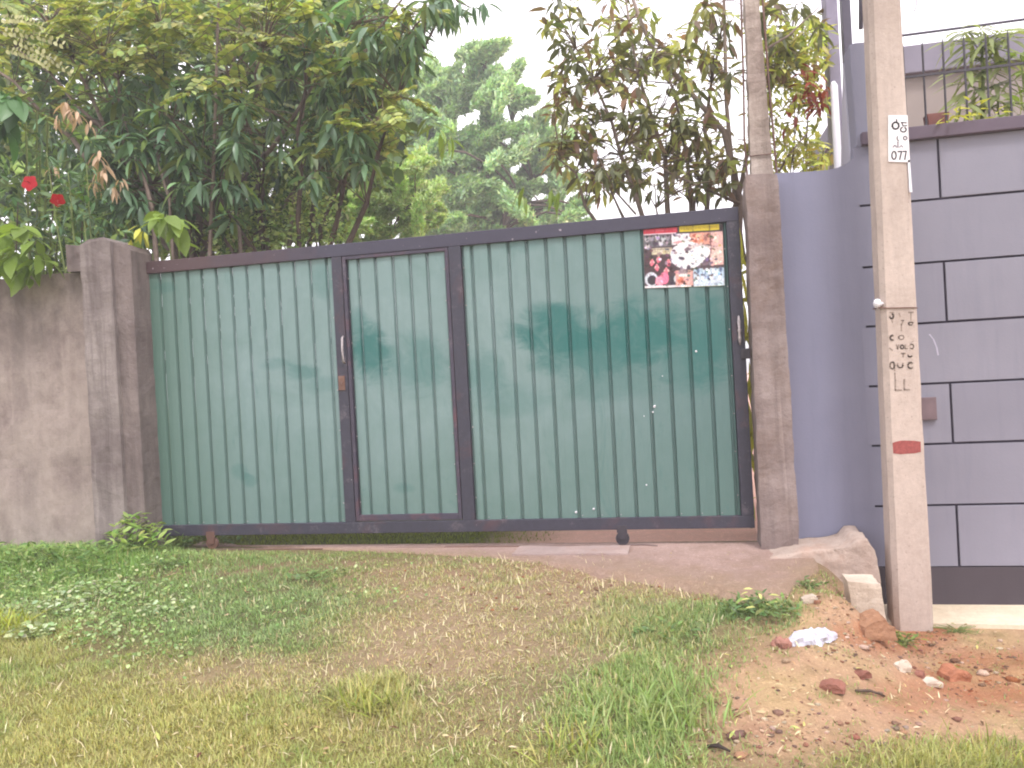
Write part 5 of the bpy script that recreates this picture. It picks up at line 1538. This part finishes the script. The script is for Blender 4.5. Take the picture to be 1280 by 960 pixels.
stones(1100, [(1090, 870, 220, 80), (1200, 810, 150, 40), (1000, 930, 140, 40), (1060, 790, 90, 40)], .0062, [C3(204, 174, 150, .8), C3(222, 200, 180, .85), C3(170, 126, 104, .8), C3(190, 150, 124, .8), C3(150, 126, 112, .8)], 'gravel')
stones(420, [(850, 735, 130, 22), (650, 740, 180, 30), (1230, 850, 70, 36), (1130, 800, 70, 20)], .007, [C3(176, 140, 116, .8), C3(190, 120, 84, .8), C3(150, 116, 96, .8)], 'rubble')

def lone_stone(px, py, w, h, mat, name, label, cat, d=None, rot=0.0):
    p = ground(px, py); m = MB(); d = d or w
    prof = [(-.5, -.15), (.48, -.15), (.5, .5), (.22, 1.0), (-.2, .86), (-.46, .55)]
    m.prism([(a * w, b * h) for a, b in prof], -d / 2, d / 2)
    R3 = Matrix.Rotation(rot, 4, 'Z')
    m.v = [tuple(R3 @ Vector(v) + Vector(p)) for v in m.v]
    o = rough(m, name, mat, None, 3, w * .12, 1.6 / w, w / 5)
    return tag(o, label, cat)
M['brick'] = concrete('crumbled_brick', C(158, 108, 92), C(132, 88, 76), C(120, 80, 70), .8, .3, 51).m
M['laterite'] = concrete('laterite', C(184, 126, 96), C(164, 108, 82), C(156, 102, 80), .8, .3, 55).m
lone_stone(1092, 791, .17, .10, concrete('clod', C(176, 136, 108), C(150, 110, 84), C(140, 100, 78), 1.0, .2, 61).m, 'earth_clod', 'big brown clod of earth under the pale broken block', 'clod', .16, .2)
lone_stone(1192, 848, .12, .055, M['laterite'], 'laterite_lump', 'orange laterite lump right of the pole foot on bare earth', 'stone', .11, .3)
lone_stone(1040, 862, .11, .035, M['brick'], 'brick_fragment', 'flat dark red brick fragment lying alone below the white rag', 'brick', .07, -.3)
lone_stone(1078, 846, .07, .03, M['brick'], 'brick_fragment', 'small brown brick fragment just left of the white chip', 'brick', .05, .6)
lone_stone(1128, 838, .07, .055, M['block'], 'concrete_chip', 'white concrete chip standing on edge in front of the pole', 'stone', .04, .4)
lone_stone(1150, 846, .05, .03, M['brick'], 'brick_fragment', 'little reddish fragment touching the right side of the white chip', 'brick', .04, 1.1)
lone_stone(1165, 856, .08, .03, M['block'], 'concrete_chip', 'low cream chip between the white chip and the laterite lump', 'stone', .06, .1)
lone_stone(1012, 752, .09, .035, M['block'], 'concrete_chip', 'small pale chip on earth left of the broken block', 'stone', .05, .1)
m = MB(); a, b, c = ground(884, 936), ground(898, 938), ground(913, 943)
m.tube([a + (0, 0, .01), b + (0, 0, .018), c + (0, 0, .012)], [.006, .009, .004], 7)
tag(m.build('stick', plain('dark_wood', C(52, 42, 38), .8), None, True), 'short dark stick lying on bare earth near the bottom of the photo', 'stick')
m = MB(); a, b = ground(1070, 866), ground(1106, 872)
m.tube([a + (0, 0, .01), (a + b) / 2 + (0, 0, .02), b + (0, 0, .008)], [.006, .007, .004], 6)
tag(m.build('stick', M['bark'], None, True), 'brown twig right of the flat brick fragment', 'stick')

# crumpled white rag with a brown end
def crumple(name, pa, pb_, w, h, mat, parent=None, seed=0.0, nu=30, nv=16):
    A, B = ground(*pa), ground(*pb_); ax = unit(B - A); L_ = np.linalg.norm(B - A); s = unit(np.cross((0, 0, 1.), ax))
    vs, fs = [], []
    for i in range(nu):
        t = i / (nu - 1); rr = (math.sin(math.pi * min(1, max(0, t * .94 + .03))) ** .45)
        for j in range(nv):
            a = 2 * math.pi * j / nv
            c = A + ax * L_ * t
            rad = 1 + .45 * mnoise.noise(Vector((t * 9 + seed, math.cos(a) * 1.6, math.sin(a) * 1.6))) + .3 * mnoise.noise(Vector((t * 22 + seed, math.cos(a) * 4, math.sin(a) * 4)))
            vs.append(c + s * math.cos(a) * w * rr * rad * .5 + np.array([0, 0, 1.]) * (max(-.15, math.sin(a)) * h * rr * rad + .004))
    for i in range(nu - 1):
        for j in range(nv):
            fs.append((i * nv + j, i * nv + (j + 1) % nv, (i + 1) * nv + (j + 1) % nv, (i + 1) * nv + j))
    fs.append(tuple(range(nv - 1, -1, -1))); fs.append(tuple((nu - 1) * nv + j for j in range(nv)))
    m = MB(); m.add(vs, fs); return m.build(name, mat, parent)
bag = thing('plastic_bag', 'crumpled white plastic bag with a brown end on the bare earth', 'bag', tuple(ground(1005, 808)))
crumple('sheet', (983, 808), (1044, 796), .10, .055, plain('white_plastic', C(186, 184, 196), .5, .4, 0, .16, 14), bag, 1.0)
crumple('dirty_end', (964, 808), (990, 808), .07, .042, plain('brown_scrap', C(150, 106, 92), .7, .3, 0, .25, 25), bag, 4.0, 14, 12)

# weeds
def weed(px, py, n, r, h, l, pal, label, name='weed', tpl=LT_MID, flowers=0, up=.9):
    p = ground(px, py); t = thing(name, label, 'weed', tuple(p))
    a = rng.uniform(0, 6.28, n); q_ = np.sqrt(rng.uniform(0, 1, n)) * r
    O = p + np.stack([np.cos(a) * q_, np.sin(a) * q_ * .7, h * rng.uniform(.15, 1, n) * (1 - .5 * (q_ / r) ** 2)], 1)
    m = MB()
    for i in range(min(n, 26)): m.tube([p + (rng.normal(0, r * .15), rng.normal(0, r * .1), -.01), (p + O[i]) / 2 + (0, 0, .01), O[i]], [.003, .0025, .0015], 4, False)
    m.build('stem', M['green_stem'], t, True)
    az = rng.uniform(0, 6.28, n)
    D = np.stack([np.cos(az), np.sin(az), rng.uniform(-.4, up, n)], 1); N = rng.normal(0, .35, (n, 3)) + (0, -.3, 1)
    v, q, c = batch(tpl, O, D, N, l * rng.uniform(.6, 1.25, n), vary(pal, n, .16))
    quad_mesh('leaves', v, q, M['leafcol'], t, c, True)['kind'] = 'stuff'
    return t
G1 = [C3(132, 162, 88, .85), C3(104, 136, 72, .85), C3(156, 182, 104, .85)]
G2 = [C3(112, 140, 84, .85), C3(136, 160, 92, .85)]
PALE = [C3(186, 200, 156, .9), C3(160, 182, 128, .9), C3(206, 214, 176, .9)]
weed(14, 704, 130, .30, .16, .07, G1, 'leafy weed clump at the foot of the wall at the far left edge')
weed(70, 701, 120, .28, .15, .065, G1, 'second leafy weed clump from the left edge against the wall')
weed(128, 698, 130, .26, .15, .065, G1, 'leafy weed clump against the wall just left of the gate pillar')
weed(172, 692, 230, .24, .32, .085, [C3(156, 182, 92, .9), C3(132, 166, 80, .9), C3(176, 196, 110, .9)], 'tallest bright green weed clump at the foot of the gate pillar')
weed(224, 686, 50, .18, .17, .075, G2, 'thin weed sprawling in front of the left end of the gate')
weed(285, 680, 18, .08, .09, .06, G2, 'tiny weed beside the rusty left roller of the gate')
weed(208, 760, 110, .19, .04, .034, PALE, 'pale round-leaved weed patch in the grass below the gate pillar', tpl=LT_ROUND, up=.3)
weed(60, 762, 190, .34, .06, .036, PALE, 'pale whitish-green weed patch in the left grass near the photo edge', tpl=LT_ROUND, up=.4)
weed(124, 738, 150, .30, .06, .036, PALE, 'pale weed patch between the wall and the round-leaved patch', tpl=LT_ROUND, up=.4)
weed(38, 796, 80, .16, .09, .04, PALE, 'small pale weed tuft lowest on the left side', tpl=LT_ROUND, up=.4)
weed(950, 768, 190, .20, .11, .055, [C3(126, 152, 96, .85), C3(104, 134, 84, .85), C3(150, 170, 100, .85)], 'bushy weed with a few yellow-white leaves above the plastic bag')
wp = [o for o in bpy.data.objects if o.get('label', '').startswith('bushy weed')][0]
O = np.array([ground(a, b) + (0, -.03, .12) for a, b in ((942, 762), (950, 768), (938, 775), (962, 770), (945, 786), (958, 782), (972, 780), (936, 766))])
leaf_objects(leaf_mesh('cream_leaf_shape', LT_MID, leaf_mat('cream_leaf', C(222, 220, 140), .3, .5, .3)), O, rng.normal(0, 1, (8, 3)) * (1, 1, .3), np.tile((0, -.3, 1.), (8, 1)), np.full(8, .055), wp, 'leaf', 'yellow-white leaf')
weed(830, 790, 120, .22, .06, .045, G2, 'low dark green weed mat in the grass left of the bushy weed')
weed(1128, 806, 70, .10, .07, .045, [C3(124, 146, 76, .85), C3(150, 160, 84, .85)], 'small weed in front of the foot of the pole')
weed(1012, 735, 30, .08, .06, .04, G2, 'wispy weed at the foot of the rough footing')
weed(1195, 790, 30, .16, .05, .04, [C3(170, 156, 110, .85), C3(150, 150, 90, .85)], 'dry thin weed along the edge of the cream apron', tpl=LT_THIN)
weed(20, 735, 130, .30, .09, .05, G1, 'leafy weed patch in front of the leftmost weed clump at the photo edge')
weed(110, 716, 130, .26, .09, .05, G1, 'leafy weed patch just in front of the clump beside the gate pillar')
weed(205, 708, 90, .20, .08, .045, G2, 'greyish weed patch on the grass in front of the left end of the gate')
weed(398, 722, 60, .20, .06, .05, G2, 'low weed patch in the grass below the left leaf of the gate')
# small clover-like leaves all through the left of the bank
n = 3000
ca_ = rng.uniform(0, 1, 40)[:, None]; cl_ = np.stack([rng.normal(70, 130, 40), rng.normal(738, 34, 40)], 1)
pk = rng.integers(0, 40, n)
Pc = groundv(cl_[pk, 0] + rng.normal(0, 38, n), np.maximum(cl_[pk, 1] + rng.normal(0, 13, n), 690))
Pc = np.array([p for p in Pc if p[1] < -.27]); n = len(Pc)
v, q, c = batch(LT_ROUND, Pc + np.stack([np.zeros(n), np.zeros(n), rng.uniform(.012, .06, n)], 1), rng.normal(0, 1, (n, 3)) * (1, 1, .4), rng.normal(0, .4, (n, 3)) + (0, -.2, 1), rng.uniform(.014, .034, n),
                vary([C3(140, 168, 100, 1.0), C3(162, 186, 120, 1.0), C3(120, 150, 84, 1.0), C3(196, 206, 156, 1.0)], n, .15))
tag(quad_mesh('ground_cover', v, q, M['leafcol'], None, c), kind='stuff')
# the bolder tufts of grass
def tuft(px, py, n, L, pal, label, r=.06):
    p = ground(px, py); t = thing('grass_tuft', label, 'grass tuft', tuple(p), None)
    az = rng.uniform(0, 6.28, n); el = rng.uniform(.5, 1.45, n)
    D = np.stack([np.cos(az) * np.cos(el), np.sin(az) * np.cos(el), np.sin(el)], 1)
    O = p + np.stack([rng.normal(0, r, n), rng.normal(0, r * .7, n), np.zeros(n) - .005], 1)
    v, q, c = batch(leaf_template(.055, 4, .35, .2, .35), O, D, np.tile((0, 0, 1.), (n, 1)) + rng.normal(0, .2, (n, 3)), L * rng.uniform(.5, 1.2, n), vary(pal, n, .15))
    quad_mesh('blades', v, q, M['leafcol'], t, c)['kind'] = 'stuff'
YG_ = [C3(176, 182, 92, .9), C3(150, 162, 80, .9), C3(200, 194, 116, .9)]
tuft(462, 885, 150, .13, YG_, 'yellowish grass tuft left of centre at the bottom', .09)
tuft(790, 890, 190, .15, [C3(158, 176, 108, .95), C3(174, 190, 122, .95)], 'broad light green grass tuft right of centre at the bottom', .16)
tuft(840, 905, 130, .15, [C3(158, 176, 108, .95), C3(174, 190, 122, .95)], 'light green grass tuft at the edge of the bare earth', .12)
tuft(715, 940, 90, .14, YG_, 'grass tuft with pale seed stalks at the bottom middle', .10)
tuft(8, 790, 120, .16, [C3(196, 200, 80, .9), C3(176, 184, 76, .9)], 'yellow-green grass tuft at the left edge', .08)
tuft(1205, 950, 110, .11, YG_, 'grass tuft at the bottom right on orange earth', .14)
tuft(222, 686, 24, .26, [C3(150, 170, 110, .9)], 'few long grass blades leaning against the bottom rail of the gate', .03)

# ================================================================== THE AIR
hz_m = bpy.data.materials.new('haze'); hz_m.use_nodes = True
ht = hz_m.node_tree; ht.nodes.clear()
ho = ht.nodes.new('ShaderNodeOutputMaterial'); hv = ht.nodes.new('ShaderNodeVolumePrincipled')
hv.inputs['Color'].default_value = (0.95, 0.95, 0.97, 1); hv.inputs['Density'].default_value = 0.0055
ht.links.new(hv.outputs['Volume'], ho.inputs['Volume'])
hz = MB().box(-420, 420, -70, 920, -2.0, 14.0).build('haze', hz_m)
tag(hz, kind='stuff')
